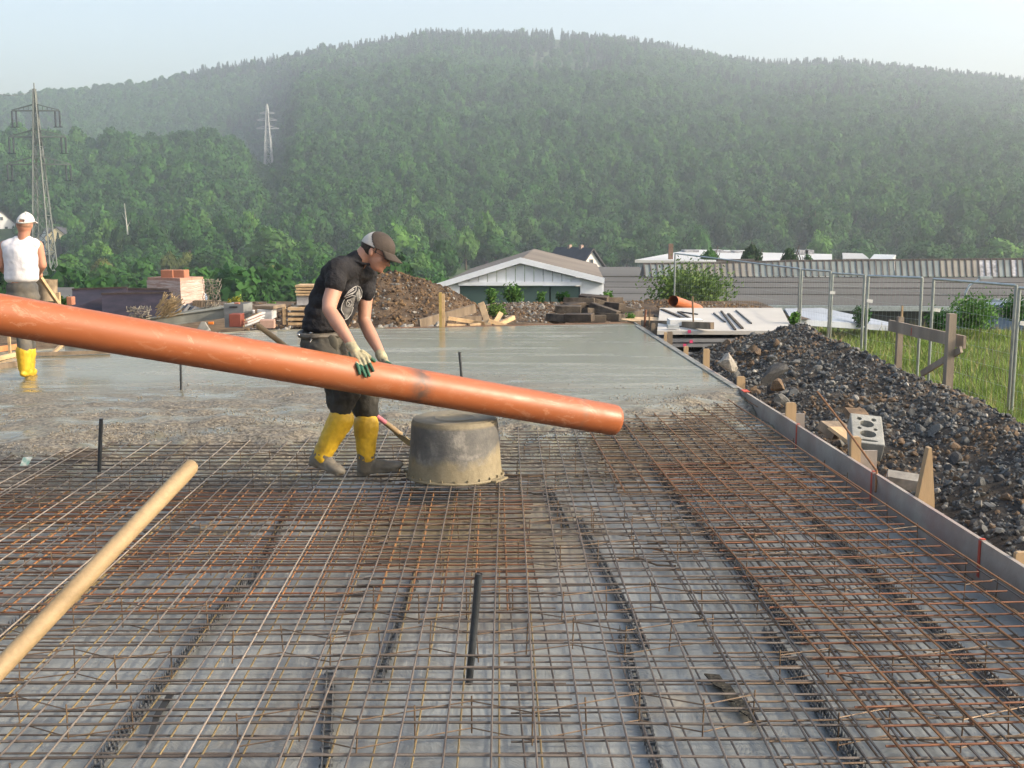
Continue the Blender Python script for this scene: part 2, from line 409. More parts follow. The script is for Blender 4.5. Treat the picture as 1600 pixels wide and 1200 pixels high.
TREES = [
 (620, 348, 300, 78, LEAFL, 'tall pale green tree rising behind the capped man\'s head'),
 (560, 352, 330, 62, LEAFL, 'pale green round tree just left of the capped man\'s head'),
 (728, 352, 320, 46, LEAFL, 'narrow light green tree above the left end of the white gabled hall'),
 (690, 372, 260, 60, LEAF, 'mid green tree right of the pale tree, above the earth mound'),
 (775, 362, 330, 62, LEAF, 'broad green tree behind the left roof slope of the gabled hall'),
 (420, 352, 290, 92, LEAFL, 'wide yellowish green tree left of the man in black'),
 (480, 372, 280, 70, LEAF, 'green tree directly behind the shoulder of the man in black'),
 (432, 412, 170, 58, LEAFB, 'brownish round tree left of the man in black, above the grey crate'),
 (352, 426, 150, 66, LEAF, 'low green tree right of the wrapped brick pallet'),
 (388, 440, 140, 60, LEAF, 'dark green bush tree between brownish tree and twisted wire mesh'),
 (264, 392, 250, 34, LEAFB, 'left one of two pale brown trees above the brick pallet'),
 (292, 392, 255, 36, LEAFB, 'right one of two pale brown trees above the brick pallet'),
 (162, 378, 270, 34, LEAFL, 'small bright green tree right of the cream house'),
 (160, 402, 230, 44, LEAFB, 'olive rounded tree below the bright green tree'),
 (216, 424, 190, 38, LEAFL, 'small yellow green bush tree left of the brick pallet'),
 (105, 395, 250, 64, LEAF, 'green tree under the cream house, right of the pylon legs'),
 (130, 440, 200, 50, LEAFD, 'dark green bush above the dark shuttering boards'),
 (186, 352, 330, 46, LEAFD, 'dark tree beside the bare white trunk'),
 (240, 350, 330, 60, LEAF, 'green tree right of the bare white trunk'),
 (330, 352, 330, 70, LEAF, 'large green tree above the twisted wire mesh'),
 (320, 392, 250, 60, LEAFD, 'dark green tree above the two loose brick packs'),
 (505, 400, 200, 60, LEAF, 'green tree hidden partly by the back of the man in black'),
 (560, 400, 210, 54, LEAF, 'green tree behind the neck of the man in black'),
 (655, 392, 230, 50, LEAFL, 'light green tree touching the top of the earth mound'),
 (840, 362, 360, 60, LEAF, 'green tree above the ridge of the gabled hall'),
 (980, 372, 340, 70, LEAFL, 'pale tree between the white house and the white factory roof'),
 (1050, 362, 350, 60, LEAF, 'green tree above the left end of the white factory roof'),
 (1280, 358, 330, 46, LEAFL, 'tall pale green tree behind the white factory roofs'),
 (1340, 372, 320, 70, LEAF, 'broad green tree above the small grey roofs'),
 (1450, 374, 310, 80, LEAF, 'green tree above the right half of the long glazed roof'),
 (1560, 370, 310, 80, LEAFL, 'pale tree above the right end of the long glazed roof'),
 (1110, 386, 122, 36, LEAF, 'small green tree in front of the white factory roof, left of two denser ones'),
 (1175, 380, 118, 38, LEAFD, 'dense dark green tree in the middle of the white factory roof'),
 (1234, 386, 118, 34, LEAFD, 'dense green tree at the right part of the white factory roof'),
 (1262, 396, 118, 26, LEAF, 'small green bush tree beside the right dense tree at the factory roof'),
]
for px, pt, D, wpx, mt, lb in TREES: tree(px, pt, D, wpx, mt, lb)
tree(90, 362, 385, 20, NEEDLE, 'small dark spruce standing in front of the cream house', name='spruce_tree', kind='spruce')
# valley trees that nothing tells apart
for i in range(60):
    u = random.uniform(-40, 1640) if i % 2 else random.uniform(-40, 700); D = random.uniform(330, 395)
    top = P(u, 0, D); zt = zground(top.x, D)
    if -60 < u < 125: continue
    py = 342 - (zt + random.uniform(12, 18) - 1.7)*F/D
    ci = random.choice([0, 0, 1, 2]); wd_ = random.uniform(34, 58)
    where = [(200, 'above the dark shuttering boards'), (330, 'above the wrapped brick pallet'), (440, 'above the grey crates'), (540, 'behind the man in black'), (680, 'above the earth mound'), (820, 'above the left slope of the gabled hall'), (945, 'above the right slope of the gabled hall'), (1060, 'above the left end of the glazed roof band'), (1180, 'above the white factory roof'), (1310, 'above the white roofed shed'), (1420, 'above the small grey roofs'), (1530, 'above the right part of the glazed roof band'), (9999, 'at the right picture edge above the glazed band')]
    wh = next(t_ for lim, t_ in where if u < lim)
    tree(u, py, D, wd_, [LEAF, LEAFL, LEAFD][ci], f"{'wide' if wd_ > 46 else 'narrow'} {['mid green', 'pale green', 'dark green'][ci]} tree {wh}", 'trees at the foot of the hill')
# bare dead trunk
o = thing('dead_tree', 'bare whitish dead trunk standing up in the dark wood', 'tree', P(198, 372, 360)); z0 = zground(o.location.x, 360); o.location.z = z0
t = MB(); hh = P(197, 318, 360).z - z0; t.tube([(0, 0, 0), (.4, 0, hh*.5), (-.2, 0, hh)], [.35, .25, .08], 7); t.tube([(.2, 0, hh*.6), (1.4, .3, hh*.72)], [.1, .03], 5); t.tube([(.2, 0, hh*.7), (-1.2, .3, hh*.85)], [.09, .03], 5)
t.build('trunk', M('dead_wood', (.5, .48, .42), .8), o)
# ================================================================ BUILDINGS IN THE VALLEY
ROOFBR = M('brown_roof_felt', (.17, .145, .12), .85, .2, .4, .1, 6)
ROOFDK = M('dark_slate', (.05, .052, .06), .8, .2, 1)
ROOFGR = M('grey_corrugated_roof', (.105, .102, .095), .95, .22, .25, .2, 3, stretch=(.25, 1, 1), fine=.25)
GREEN = M('dark_green_door', (.045, .085, .08), .5, .12, .5)
CREAM = M('cream_render', (.62, .52, .30), .8, .06, .4)
WHITER = M('white_render', (.68, .68, .66), .8, .06, .4)
WHITEROOF = M('white_roof_sheet', (.52, .52, .51), .5, .06, .1)
GLASSD = M('dark_window', (.05, .06, .07), .2, .2, 2)
GLASSG = M('green_grey_wired_glass', (.20, .225, .21), .35, .2, .6)
GLASSB = M('dusty_beige_pane', (.24, .225, .19), .6, .15, .6)
GLASSP = M('patched_pale_pane', (.33, .33, .34), .6, .5, 3)
FRAME = M('rusty_frame', (.10, .085, .075), .7, .2, 2)
def Lq(o, pts): return [loc_of(o, p) for p in pts]

# ---- hall with the white gable
def hall():
    Yf = 38.5
    el, ap, er = P(681, 446, Yf), P(813, 405, Yf), P(944, 437, Yf)
    ap2 = P(835, 390, 52.); er2 = P(936, 413, 52.)
    o = thing('gabled_hall', 'white gabled hall with wide dark green door and brown felt roof', 'hall', (ap.x, Yf, -6))
    q = lambda p: loc_of(o, p)
    dv = Vector((ap2.x - ap.x, ap2.y - ap.y, 0)); 
    # roof planes, 0.25 thick
    for nm, a, b in (('right', ap, er), ('left', ap, el)):
        mb = MB(); dn = Vector((0, 0, -.14)); ov = Vector((0, .0, 0))
        mb.prism([q(a), q(b), q(b + dv), q(a + dv)], dn); r = mb.build('roof', ROOFBR, o); setp(r, f'{nm} roof slope of brown felt')
    t = MB()
    for a, b in ((ap, er), (ap, el)):
        d = (b - a).normalized(); u = Vector((0, 0, 1))
        mb = MB(); y = Vector((0, -.12, 0)); n = Vector((0, 0, -.13))
        mb.prism([q(a + y + Vector((0, 0, .06))), q(b + y + Vector((0, 0, .06))), q(b + y + n), q(a + y + n)], (0, .10, 0)); mb.build('fascia', WHITEP, o)
    # gable wall as panels above the door
    def zroof(x):
        return (ip(x, [el.x, ap.x, er.x], [el.z, ap.z, er.z])) - .16
    xl, xr = P(697, 440, Yf).x, P(941, 440, Yf).x
    dl, dr = P(718, 445, Yf).x, P(907, 445, Yf).x; zd = P(800, 443.5, Yf).z
    for nm, x0, x1 in (('wall', xl, dl), ('wall', dr, xr)):
        mb = MB(); mb.prism([q((x0, Yf+.1, -6)), q((x1, Yf+.1, -6)), q((x1, Yf+.1, zroof(x1))), q((x0, Yf+.1, zroof(x0)))], (0, .25, 0)); mb.build(nm, WHITEP, o)
    n = 13; 
    for i in range(n):
        x0 = dl + (dr-dl)*i/n + .012; x1 = dl + (dr-dl)*(i+1)/n - .012
        top = [q((x1, Yf+.1, zroof(x1))), q((x0, Yf+.1, zroof(x0)))]
        if x0 < ap.x < x1: top.insert(1, q((ap.x, Yf+.1, ap.z-.16)))
        MB().prism([q((x0, Yf+.1, zd)), q((x1, Yf+.1, zd))] + top, (0, .2, 0)).build('gable_panel', WHITEP, o)
    MB().box(q(((dl+dr)/2, Yf+.37, zd-3.1)), (dr-dl, .1, 6)).build('door_backing', GREEN, o)
    MB().box(q(((dl+dr)/2, Yf+.06, zd)), (dr-dl+.1, .1, .12)).build('door_lintel', WHITEP, o)
    k = 4
    for i in range(k):
        x0 = dl + (dr-dl)*i/k; x1 = dl + (dr-dl)*(i+1)/k
        MB().box(q(((x0+x1)/2, Yf+.2, (zd-.08-6)/2)), (x1-x0-.05, .12, zd+6-.1)).build('door_leaf', GREEN, o)
    # side walls and back
    for x in (xl+.12, xr-.12):
        d = dv.normalized()
        MB().prism([q((x, Yf+.36, -6)), q((x, Yf+.36, zroof(x)-.05)), q((x+dv.x, Yf+dv.y-.3, zroof(x)-.05)), q((x+dv.x, Yf+dv.y-.3, -6))], (.2, 0, 0)).build('side_wall', WHITEP, o)
hall()

SEAM = M('roof_lap', (.085, .082, .08), .9)
# ---- long factory with the glazed roof-light band
def factory():
    o = thing('long_factory', 'long grey roofed factory hall with a band of glazed roof lights along its ridge', 'factory', (25, 60, -7.5))
    q = lambda p: loc_of(o, p)
    a, b = P(935, 433, 72), P(1850, 433, 72); c, d = P(1850, 480, 56), P(925, 474, 56)
    MB().prism([q(a), q(b), q(c), q(d)], (0, 0, -.2)).build('roof', ROOFGR, o)
    for k, yy in enumerate((443, 452.5, 463)):                      # felt laps
        z = .03; a1 = P(935, yy, 72-16*(yy-433)/45); b1 = P(1850, yy, 72-16*(yy-433)/45)
        t_ = (yy-433)/44.; a1 = a.lerp(d, t_); b1 = b.lerp(c, t_)
        MB().beam(q(a1), q(b1), .10, .05).build('roof_seam', SEAM, o)
    w0, w1 = d + Vector((1, .8, -.25)), c + Vector((0, .8, -.25))
    MB().beam(q(w0 + Vector((0, -.9, .1))), q(w1 + Vector((0, -.9, .1))), .25, .25).build('gutter', STEEL, o)
    zt = w0.z; MB().prism([q((w0.x, 57, zt)), q((w1.x, 57, zt)), q((w1.x, 57, -7.5)), q((w0.x, 57, -7.5))], (0, 14, 0)).build('wall', M('dark_wall', (.07, .075, .08), .7, .3, .5), o)
    x = w0.x + 22
    while x < w1.x - 2:
        MB().box(q((x, 56.95, zt-1.0)), (1.3, .16, .9)).build('window', GLASSD if random.random() < .8 else GLASSP, o); x += 1.75
    MB().prism([q(a + Vector((0, .3, -.1))), q(b + Vector((0, .3, -.1))), q(b + Vector((0, 20, -1))), q(a + Vector((0, 20, -1)))], (0, 0, -.2)).build('rear_roof', ROOFGR, o)
    # glass band: panes between px 1008 and 1660
    n = 66; zb, ztp = 432.5, 0
    for i in range(n):
        p0 = 1008 + i*10.05; p1 = p0 + 10.05
        top = lambda u: ip(u, [1008, 1120, 1240, 1600, 1700], [412, 411, 407.5, 404.5, 404])
        A, B_ = P(p0, 432, 71.6), P(p1, 432, 71.6)
        A.z = B_.z = a.z + .06
        ys = 1.1
        T0, T1 = P(p0 - 2, top(p0), 71.6+ys), P(p1 - 2, top(p1), 71.6+ys)
        gap = Vector((.05, 0, 0))
        mt = GLASSB if (6 <= i <= 16 or 46 <= i <= 51) else (GLASSP if i in (52, 53, 54, 57) else GLASSG)
        pn = MB().prism([q(A+gap), q(B_-gap), q(T1-gap), q(T0+gap)], (0, .05, 0)).build('pane', mt, o)
        MB().beam(q(A + Vector((0, -.03, 0))), q(T0 + Vector((0, -.03, 0))), .07, .1).build('glazing_bar', FRAME, o)
    T = [P(u - 2, ip(u, [1008, 1120, 1240, 1600, 1700], [412, 411, 407.5, 404.5, 404]), 72.7) for u in (1008, 1120, 1240, 1600, 1675)]
    mb = MB()
    for i in range(4): mb.beam(q(T[i]), q(T[i+1]), .16, .12)
    mb.build('ridge_rail', FRAME, o)
    E = P(1007, 412, 72.7); MB().prism([q(P(1008, 432, 71.6)), q(E), q((E.x, 74.5, a.z))], (-.1, 0, 0)).build('end_board', FRAME, o)
    for u0, u1 in ((1120, 1178), (1324, 1375), (1575, 1640)):
        A, B_ = P(u0, 405.5, 73), P(u1, 405.5, 73)
        MB().box(q(((A.x+B_.x)/2, 73, A.z-.05)), (B_.x-A.x, .5, .16)).build('vent_hood', FRAME, o)
factory()

def roofbox(name, label, cat, corners, h, roofm, wallm, extra=None, th=.3):
    "flat building: 4 roof corners (front-left, front-right, back-right, back-left), walls down h"
    c = [Vector(p) for p in corners]
    o = thing(name, label, cat, (c[0].x, c[0].y, c[0].z - h)); q = lambda p: loc_of(o, p)
    MB().prism([q(p) for p in c], (0, 0, -th)).build('roof', roofm, o)
    ctr = sum(c, Vector())/4; w = [ctr + (p-ctr)*.97 for p in c]
    MB().prism([q((p.x, p.y, p.z-th-.01)) for p in w], (0, 0, -h)).build('wall', wallm, o)
    if extra: extra(o, q, c)
    return o
# lower grey roof between the gabled hall and the glass band
roofbox('low_factory', 'low grey roofed shed between the gabled hall and the glazed roof', 'shed',
        [P(935, 431, 78), P(1003, 431, 78), P(1000, 417, 98), P(930, 417, 98)], 5, ROOFGR, ROOFGR)
def ww(o, q, c):
    for u in (1018, 1030, 1100, 1130):
        pass
    for i in range(7):
        x = c[0].x + 1.5 + i*1.6
        MB().box(q((x, c[0].y+.15, c[0].z-1.6)), (.9, .35, .7)).build('window', GLASSD, o)
    for u, v, wd in ((1078, 392.5, 22), (1120, 392, 14), (1133, 394, 12), (1150, 393.5, 12)):
        p = P(u, v+1.5, 142); MB().box(q(p), (wd*142/F, 3, .55)).build('skylight', GLASSP, o)
    for u in (1046, 1049.5):
        p = P(u, 400, 121); MB().box(q(p + Vector((0, 0, .2))), (.22, .5, 2.2)).build('chimney', M('brown_metal', (.2, .12, .08)), o)
roofbox('white_factory', 'wide low factory with white roof and skylights behind the glazed roof', 'factory',
        [P(992, 406, 118), P(1165, 409, 118), P(1165, 391, 150), P(1078, 390, 150)], 4, WHITEROOF, M('bluegrey_wall', (.3, .34, .38), .7), ww)
def ww2(o, q, c):
    for u in (1253, 1262):
        p = P(u, 393.5, 146); MB().box(q(p), (1.1, 2, .5)).build('skylight', GLASSP, o)
roofbox('white_roofed_shed', 'white roofed works shed right of the dense middle tree', 'shed',
        [P(1172, 410, 119), P(1300, 409, 119), P(1300, 397, 150), P(1172, 394, 150)], 4, WHITEROOF, WHITER, ww2)
roofbox('grey_roofed_shed', 'small grey gabled roof right of the white factory roofs', 'shed',
        [P(1317, 404, 180), P(1358, 404, 180), P(1348, 396, 200), P(1316, 395, 200)], 4, M('pale_grey_sheet', (.4, .4, .39), .6), WHITER)
roofbox('pale_roofed_shed', 'pale blue grey roofed shed rightmost of the small roofs above the glazed band', 'shed',
        [P(1358, 406, 170), P(1393, 406, 170), P(1400, 398, 190), P(1366, 397, 190)], 4, M('blue_grey_sheet', (.42, .45, .48), .6), WHITER)

WINF = M('window_frame', (.4, .38, .34), .7)
def house(name, label, pf, depth_vec, Wd, hw, hr, zb, wallm, roofm, gable_front=True, rz=0, wins=(), hip=False, chim=0):
    "gable house, front gable centre at pf (base z = zb); wins = list of (x, z, w, h) on the gable wall"
    o = thing(name, label, 'house', (pf[0], pf[1], zb), rz); D_ = depth_vec
    x = Wd/2; e = .45
    MB().prism([(-x, 0, 0), (x, 0, 0), (x, 0, hw), (0, 0, hw+hr), (-x, 0, hw)], (0, D_, 0)).build('wall', wallm, o)
    for s in (-1, 1):
        hx = (x+e); ze = hw - e*hr/x
        a, b = Vector((0, -e, hw+hr+.06)), Vector((s*hx, -e, ze+.06))
        if hip: pts = [a + Vector((0, e+D_*.3, 0)), b, b + Vector((0, D_+2*e, 0)), a + Vector((0, e+D_*.7, 0))]
        else: pts = [a, b, b + Vector((0, D_+2*e, 0)), a + Vector((0, D_+2*e, 0))]
        MB().prism(pts, (0, 0, .25)).build('roof', roofm, o)
    for (wx, wz, w_, h_) in wins:
        fr = MB().box((wx, -.04, wz), (w_+.16, .1, h_+.16)).build('window', WINF, o)
        MB().box((wx, -.07, wz), (w_, .1, h_)).build('pane', GLASSD, fr)
    for k in range(chim): MB().box((0, D_*(.3+.35*k), hw+hr+.25), (.45, .45, .8)).build('chimney', M('chimney_brick', (.3, .22, .18)), o)
    return o
p = P(926, 420, 150)
h1 = house('white_house', 'small white house with dark slate roof and chimneys right of the hall roof', (p.x-.2, 150), 6.5, 5.6, 3.4, 3.0, P(900, 432, 150).z - 2, WHITER, ROOFDK, rz=math.radians(40), wins=[(-1.0, 3.2, .7, 1.0), (.8, 3.2, .7, 1.0), (0, 4.8, .5, .7)], chim=2)
h1.location.z = P(912, 388, 155).z - 6.5
p = P(4, 366, 440)
house('white_gable_house', 'white house with brown roof at the left picture edge on the hillside', (p.x, 440), 15, 9.5, 6.0, 4.6, P(0, 366, 440).z-2, WHITER, M('brown_tiles', (.13, .10, .085), .8), rz=math.radians(38), wins=[(-1.5, 4.2, 1, 1.3), (1.5, 4.2, 1, 1.3), (0, 8, 1, 1.2)])
p = P(92, 394, 400)
house('cream_house', 'cream coloured house with dark hipped roof beside the big pylon', (p.x-.5, 400), 12, 7.5, 6.4, 3.2, P(90, 394, 400).z-1, CREAM, ROOFDK, rz=math.radians(12), wins=[(-2.2, 4.6, 1, 1.4), (1.6, 4.6, 1, 1.4)])
p = P(70, 394, 398)
house('pale_house_wing', 'pale house wing left of the cream house, behind the pylon legs', (p.x-1, 402), 9, 7, 5.6, 3.6, P(70, 394, 400).z-1, WHITER, ROOFDK, rz=math.radians(-30), wins=[(-1.5, 4, 1, 1.4), (1.5, 4, 1, 1.4)])
p = P(116, 398, 400)
house('grey_house', 'small dim grey house right of the cream house, half in trees', (p.x, 400), 8, 5, 4.6, 2.4, P(116, 398, 400).z-1, M('greyish_render', (.3, .3, .28)), ROOFDK, rz=math.radians(20), wins=[(0, 3.4, .9, 1.2)])
# dull roofs in front of the wood, left
roofbox('grey_barn', 'long low grey roof between the left man and the dark boards', 'barn',
        [P(92, 470, 62), P(112, 470, 62), P(116, 449, 80), P(86, 449, 80)], 4, ROOFGR, ROOFGR)

# ---- pylons
PYL = M('pylon_steel', (.13, .15, .14), .6, .1, .2)
PYL2 = M('pale_pylon_steel', (.30, .32, .32), .6, .1, .2)
def pylon(label, name, base, top, bw, tw, arms, mem, insul, cage=8, PYL=PYL):
    H = top.z - base.z; o = thing(name, label, 'pylon', base, 0); 
    bx = base.x - top.x
    def wd(z): t_ = z/H; return bw*(1-t_)**1.0*.9 + tw
    lv = [H*(1-(1-i/cage)**1.15) for i in range(cage+1)]
    corners = [(-1, -1), (1, -1), (1, 1), (-1, 1)]
    for sx, sy in corners:
        MB().tube([(sx*wd(z)/2, sy*wd(z)/2, z) for z in lv], mem*1.25, 4).build('leg', PYL, o)
    for fi in range(4):
        (ax, ay), (cx_, cy_) = corners[fi], corners[(fi+1) % 4]; mb = MB()
        for i in range(cage):
            z0, z1 = lv[i], lv[i+1]; w0, w1 = wd(z0)/2, wd(z1)/2
            mb.beam((ax*w0, ay*w0, z0), (cx_*w1, cy_*w1, z1), mem, mem); mb.beam((cx_*w0, cy_*w0, z0), (ax*w1, ay*w1, z1), mem, mem)
            mb.beam((ax*w1, ay*w1, z1), (cx_*w1, cy_*w1, z1), mem, mem)
        mb.build('bracing', PYL, o)
    MB().tube([(0, 0, H), (0, 0, H+.03*H)], mem, 4).build('peak', PYL, o)
    for z, half in arms:
        mb = MB(); w_ = wd(z)/2
        for s in (-1, 1):
            for sy in (-1, 1):
                mb.beam((s*w_*.6, sy*w_*.8, z), (s*half, 0, z), mem*2.0, mem*2.0); mb.beam((0, sy*w_*.6, z+half*.28), (s*half, 0, z+mem), mem*1.4, mem*1.4)
            for k in (.3, .5, .7): mb.beam((s*half*k, 0, z), (s*half*k, 0, z+half*.28*(1-k)), mem*.8, mem*.8)
        a = mb.build('crossarm', PYL, o)
        if insul:
            for s in (-1, 1):
                ins = MB()
                for dx in (-.75, .75): ins.tube([(s*half + dx*.6 - s*.4, 0, z-.05), (s*half + dx*.6 - s*.4, 0, z - insul)], .17, 6)
                ins.tube([(s*half - .9 - s*.4, 0, z-insul-.05), (s*half + .9 - s*.4, 0, z-insul-.05)], .09, 4)
                ins.build('insulator', GLASSD, o)
    return o
D0 = 234; bt = P(58, 139, D0); bb = P(67, 440, D0); zb = zground(bb.x, D0)
px_m = D0/F
pz = lambda y: P(60, y, D0).z - zb
pylon('tall lattice power pylon rising above the hill behind the left man', 'power_pylon', Vector(((bt.x+bb.x)/2, D0, zb)), bt, 31*px_m, 2.5*px_m,
      [(pz(173), 36*px_m), (pz(214), 43*px_m), (pz(257), 48*px_m)], .13, 3.2, 12)
D1 = 742; st = P(417, 165, D1); sb = P(419, 240, D1)
pylon('small pale power pylon standing in the cleared strip on the hillside', 'power_pylon', Vector((st.x, D1, zground(st.x, D1)+1)), st, 13*D1/F, 2*D1/F,
      [(P(0, 177, D1).z - zground(st.x, D1)-1, 11*D1/F), (P(0, 188, D1).z - zground(st.x, D1)-1, 15*D1/F), (P(0, 201, D1).z - zground(st.x, D1)-1, 17*D1/F)], .26, 0, 8, PYL2)
bpy.data.objects['power_pylon.001'].scale = (1, 1, 1)
# wires
WIRE = M('wire', (.12, .12, .12), .6)
t = MB(); a, b = bt.copy(), P(-120, 82, 150); t.tube([a.lerp(b, k/12) + Vector((0, 0, -3*4*(k/12)*(1-k/12))) for k in range(13)], .035, 4)
setp(t.build('earth_wire', WIRE), 'thin wire running up left from the top of the big pylon', 'wire')
cl = Vector((st.x, D1, 0)); ex = P(330, 238, 980)
for i, (yy, half) in enumerate(((177, 11), (188, 15), (201, 17))):
    for s in (-1, 1):
        a = P(417 + s*half, yy+1, D1); b = P(352 + s*8, 246 + 4*i, 900); t = MB()
        t.tube([a.lerp(b, k/10) + Vector((0, 0, -9*4*(k/10)*(1-k/10))) for k in range(11)], .07, 4)
        setp(t.build('power_line', WIRE), 'faint power line from the small pylon down into the trees', 'wire', 'lines from the small pylon')
# bird
o = thing('bird', 'small dark bird gliding in front of the wooded hill', 'bird', P(812, 354, 60))
t = MB(); t.tube([(-.02, -.14, 0), (0, -.05, 0), (0, .06, 0), (0, .16, .01)], [.01, .035, .035, .006], 8); t.build('body', BLACKP, o)
for s in (-1, 1): MB().prism([(s*.02, .05, 0), (s*.1, .07, .05), (s*.2, -.01, .03), (s*.1, -.02, .045), (s*.02, -.05, 0)], (0, 0, .006)).build('wing', BLACKP, o)
# street lamp behind the fence
o = thing('street_lamp', 'thin grey street lamp in front of the long factory at right', 'lamp', (P(1508, 470, 45).x, 45, -5))
tp = P(1507, 446, 45).z + 5; t = MB(); t.tube([(0, 0, 0), (0, 0, tp-.3), (.15, 0, tp), (.6, 0, tp+.28)], .05, 6); t.build('pole', STEEL, o)
MB().box((.75, 0, tp+.32), (.5, .2, .1)).build('lamp_head', STEEL, o)
# parked cars in front of the factory, behind the bushes
def car(px, py, Y, mt, label):
    p = P(px, py, Y); o = thing('parked_car', label, 'car', (p.x, Y, p.z-.7)); 
    MB().prism([(-2, -.8, .25), (2, -.8, .25), (2.05, -.8, .75), (1.3, -.8, .9), (.8, -.8, 1.35), (-.9, -.8, 1.38), (-1.5, -.8, .95), (-2.05, -.8, .8)], (0, 1.6, 0)).build('body', mt, o)
    for s in (-1.25, 1.3):
        t = MB(); t.lathe([(0.02, -.1), (.33, -.1), (.33, .1), (.02, .1)], n=14); w_ = t.build('wheel', BLACKP, o); w_.rotation_euler = (math.pi/2, 0, 0); w_.location = (s, -.78, .32)
    MB().prism([(-.85, -.82, .95), (.95, -.82, .92), (.72, -.82, 1.28), (-.8, -.82, 1.3)], (0, .05, 0)).build('side_window', GLASSD, o)
car(1562, 502, 42, M('blue_car_paint', (.06, .10, .17), .3), 'blue car glimpsed through the fence at the right behind the bushes')
car(1598, 496, 44, M('silver_car_paint', (.16, .165, .17), .3), 'grey car glimpsed at the right edge below the factory roof')
# ================================================================ SLAB: foil, rebar, concrete, formwork
XL = -7.2
# foil
m, N, L, B = newmat('polythene_foil'); FOIL = m
tc = N.new('ShaderNodeTexCoord').outputs['Object']
a = ramp(N, L, noisetex(N, L, tc, .8, 7, .62), [(.32, (.14, .148, .144)), (.68, (.275, .285, .27))])
dirt = ramp(N, L, noisetex(N, L, tc, 1.3, 8, .72, dist=.4), [(.54, (0, 0, 0)), (.68, (.75,)*3)])
a = mixc(N, L, dirt, a, (.25, .215, .155))
vm = N.new('ShaderNodeVectorMath'); vm.operation = 'DISTANCE'; L.new(tc, vm.inputs[0]); vm.inputs[1].default_value = (-.25, 6.75, -.2)
pud = mathn(N, L, 'ADD', mathn(N, L, 'MULTIPLY', vm.outputs['Value'], .42), mathn(N, L, 'MULTIPLY', noisetex(N, L, tc, 1.6, 6, .65), .9))
a = mixc(N, L, ramp(N, L, pud, [(.74, (.85,)*3), (.92, (0, 0, 0))]), a, (.23, .18, .10))
L.new(a, B.inputs['Base Color'])
B.inputs['Roughness'].default_value = .32; B.inputs['Specular IOR Level'].default_value = .5
wr = noisetex(N, L, tc, 2.2, 3, .5, (1, .35, 1), 1.2); wr2 = noisetex(N, L, tc, 9, 4, .6, (1, .6, 1), 1.)
b1 = bumpn(N, L, B, wr, .8, .05); bumpn(N, L, B, wr2, .7, .018, b1)
t = MB(); nx, ny = 90, 100; v = []; 
for j in range(ny+1):
    y = 1.2 + (10.6-1.2)*j/ny; xr = xform_line(y) - .02
    for i in range(nx+1):
        x = XL + (xr-XL)*i/nx
        n1 = fbm(x*1.3, y*.7, 1); crease = abs(noise.noise(Vector((x*1.1 + .6*n1, y*.5, 5))))
        v.append((x, y, -.213 + .010*n1 + .018*max(0, .12-crease)/.12*(.5+.5*noise.noise(Vector((x, y, 9))))))
t.v = v; t.f = [(j*(nx+1)+i, j*(nx+1)+i+1, (j+1)*(nx+1)+i+1, (j+1)*(nx+1)+i) for j in range(ny) for i in range(nx)]; t.m = [0]*len(t.f)
setp(t.build('foil_sheet', FOIL, smooth=True, kind='structure'), 'wrinkled grey polythene foil lying under the reinforcement')

# concrete
FRX = [-7.5, -5.6, -4.6, -3.9, -2.6, -1.8, -.6, .6, 1.2, 1.7, 2.3, 3]
FRY = [G(0, 676).y, G(0, 676).y, G(60, 683).y, G(230, 688).y, G(330, 672).y, G(450, 664).y, G(640, 655).y, G(900, 655).y, G(1000, 646).y, G(1100, 630).y, G(1165, 618).y, G(1165, 618).y]
YFX = [-8, -6.4, -5.2, -3.9, -1, 2.1]; _yf = [G(-20, 563).y, G(30, 555).y, G(230, 529).y, G(400, 517).y, G(700, 511).y, G(990, 504.5).y]
def yfar(x): return ip(x, YFX, _yf)
def hconc(x, y):
    fr = ip(x, FRX, FRY) + .35*fbm(x*1.2, 3.1, 0, 4); s = y - fr
    rough = sm(.2, 1.0, s)
    left = sm(1.2, -.8, x)
    rr = max(1 - sm(.1, .8, s), (1 - sm(1.2, 3.2, s))*left*.8)
    det = fbm(x*5.0, y*5.0, 0, 5)*.020*rr + max(0, fbm(x*2.2, y*4, 2, 3))*.040*rr
    if s > 0:
        z = -.04*(1 - sm(0, .55, s)) + det
    else:
        q = min(1, -s/1.75); z = -.04 - .19*q**.8 + .05*fbm(x*1.6, y*2.6, 5, 4)*(1-q*.5) + det*.9 + .05*max(0, fbm(x*1.1+5, y*3, 8, 3) - .12)*math.sin(math.pi*min(1, q*1.2))
    return min(z, .03 if rr > .1 else .0)
m, N, L, B = newmat('wet_concrete'); CONC = m
tc = N.new('ShaderNodeTexCoord').outputs['Object']
sep = N.new('ShaderNodeSeparateXYZ'); L.new(tc, sep.inputs[0])
base = ramp(N, L, noisetex(N, L, tc, .9, 6, .6), [(.3, (.122, .112, .070)), (.7, (.178, .164, .104))])
vc = N.new('ShaderNodeVertexColor'); vc.layer_name = 'rough'
grit = ramp(N, L, noisetex(N, L, tc, 34, 5, .7), [(.42, (.06, .05, .034)), (.58, (.21, .18, .13)), (.72, (.31, .28, .21))])
gm = mathn(N, L, 'MULTIPLY', vc.outputs[0], ramp(N, L, noisetex(N, L, tc, 2.1, 6, .62, (.55, 1.6, 1)), [(.41, (0, 0, 0)), (.52, (1, 1, 1))]), True)
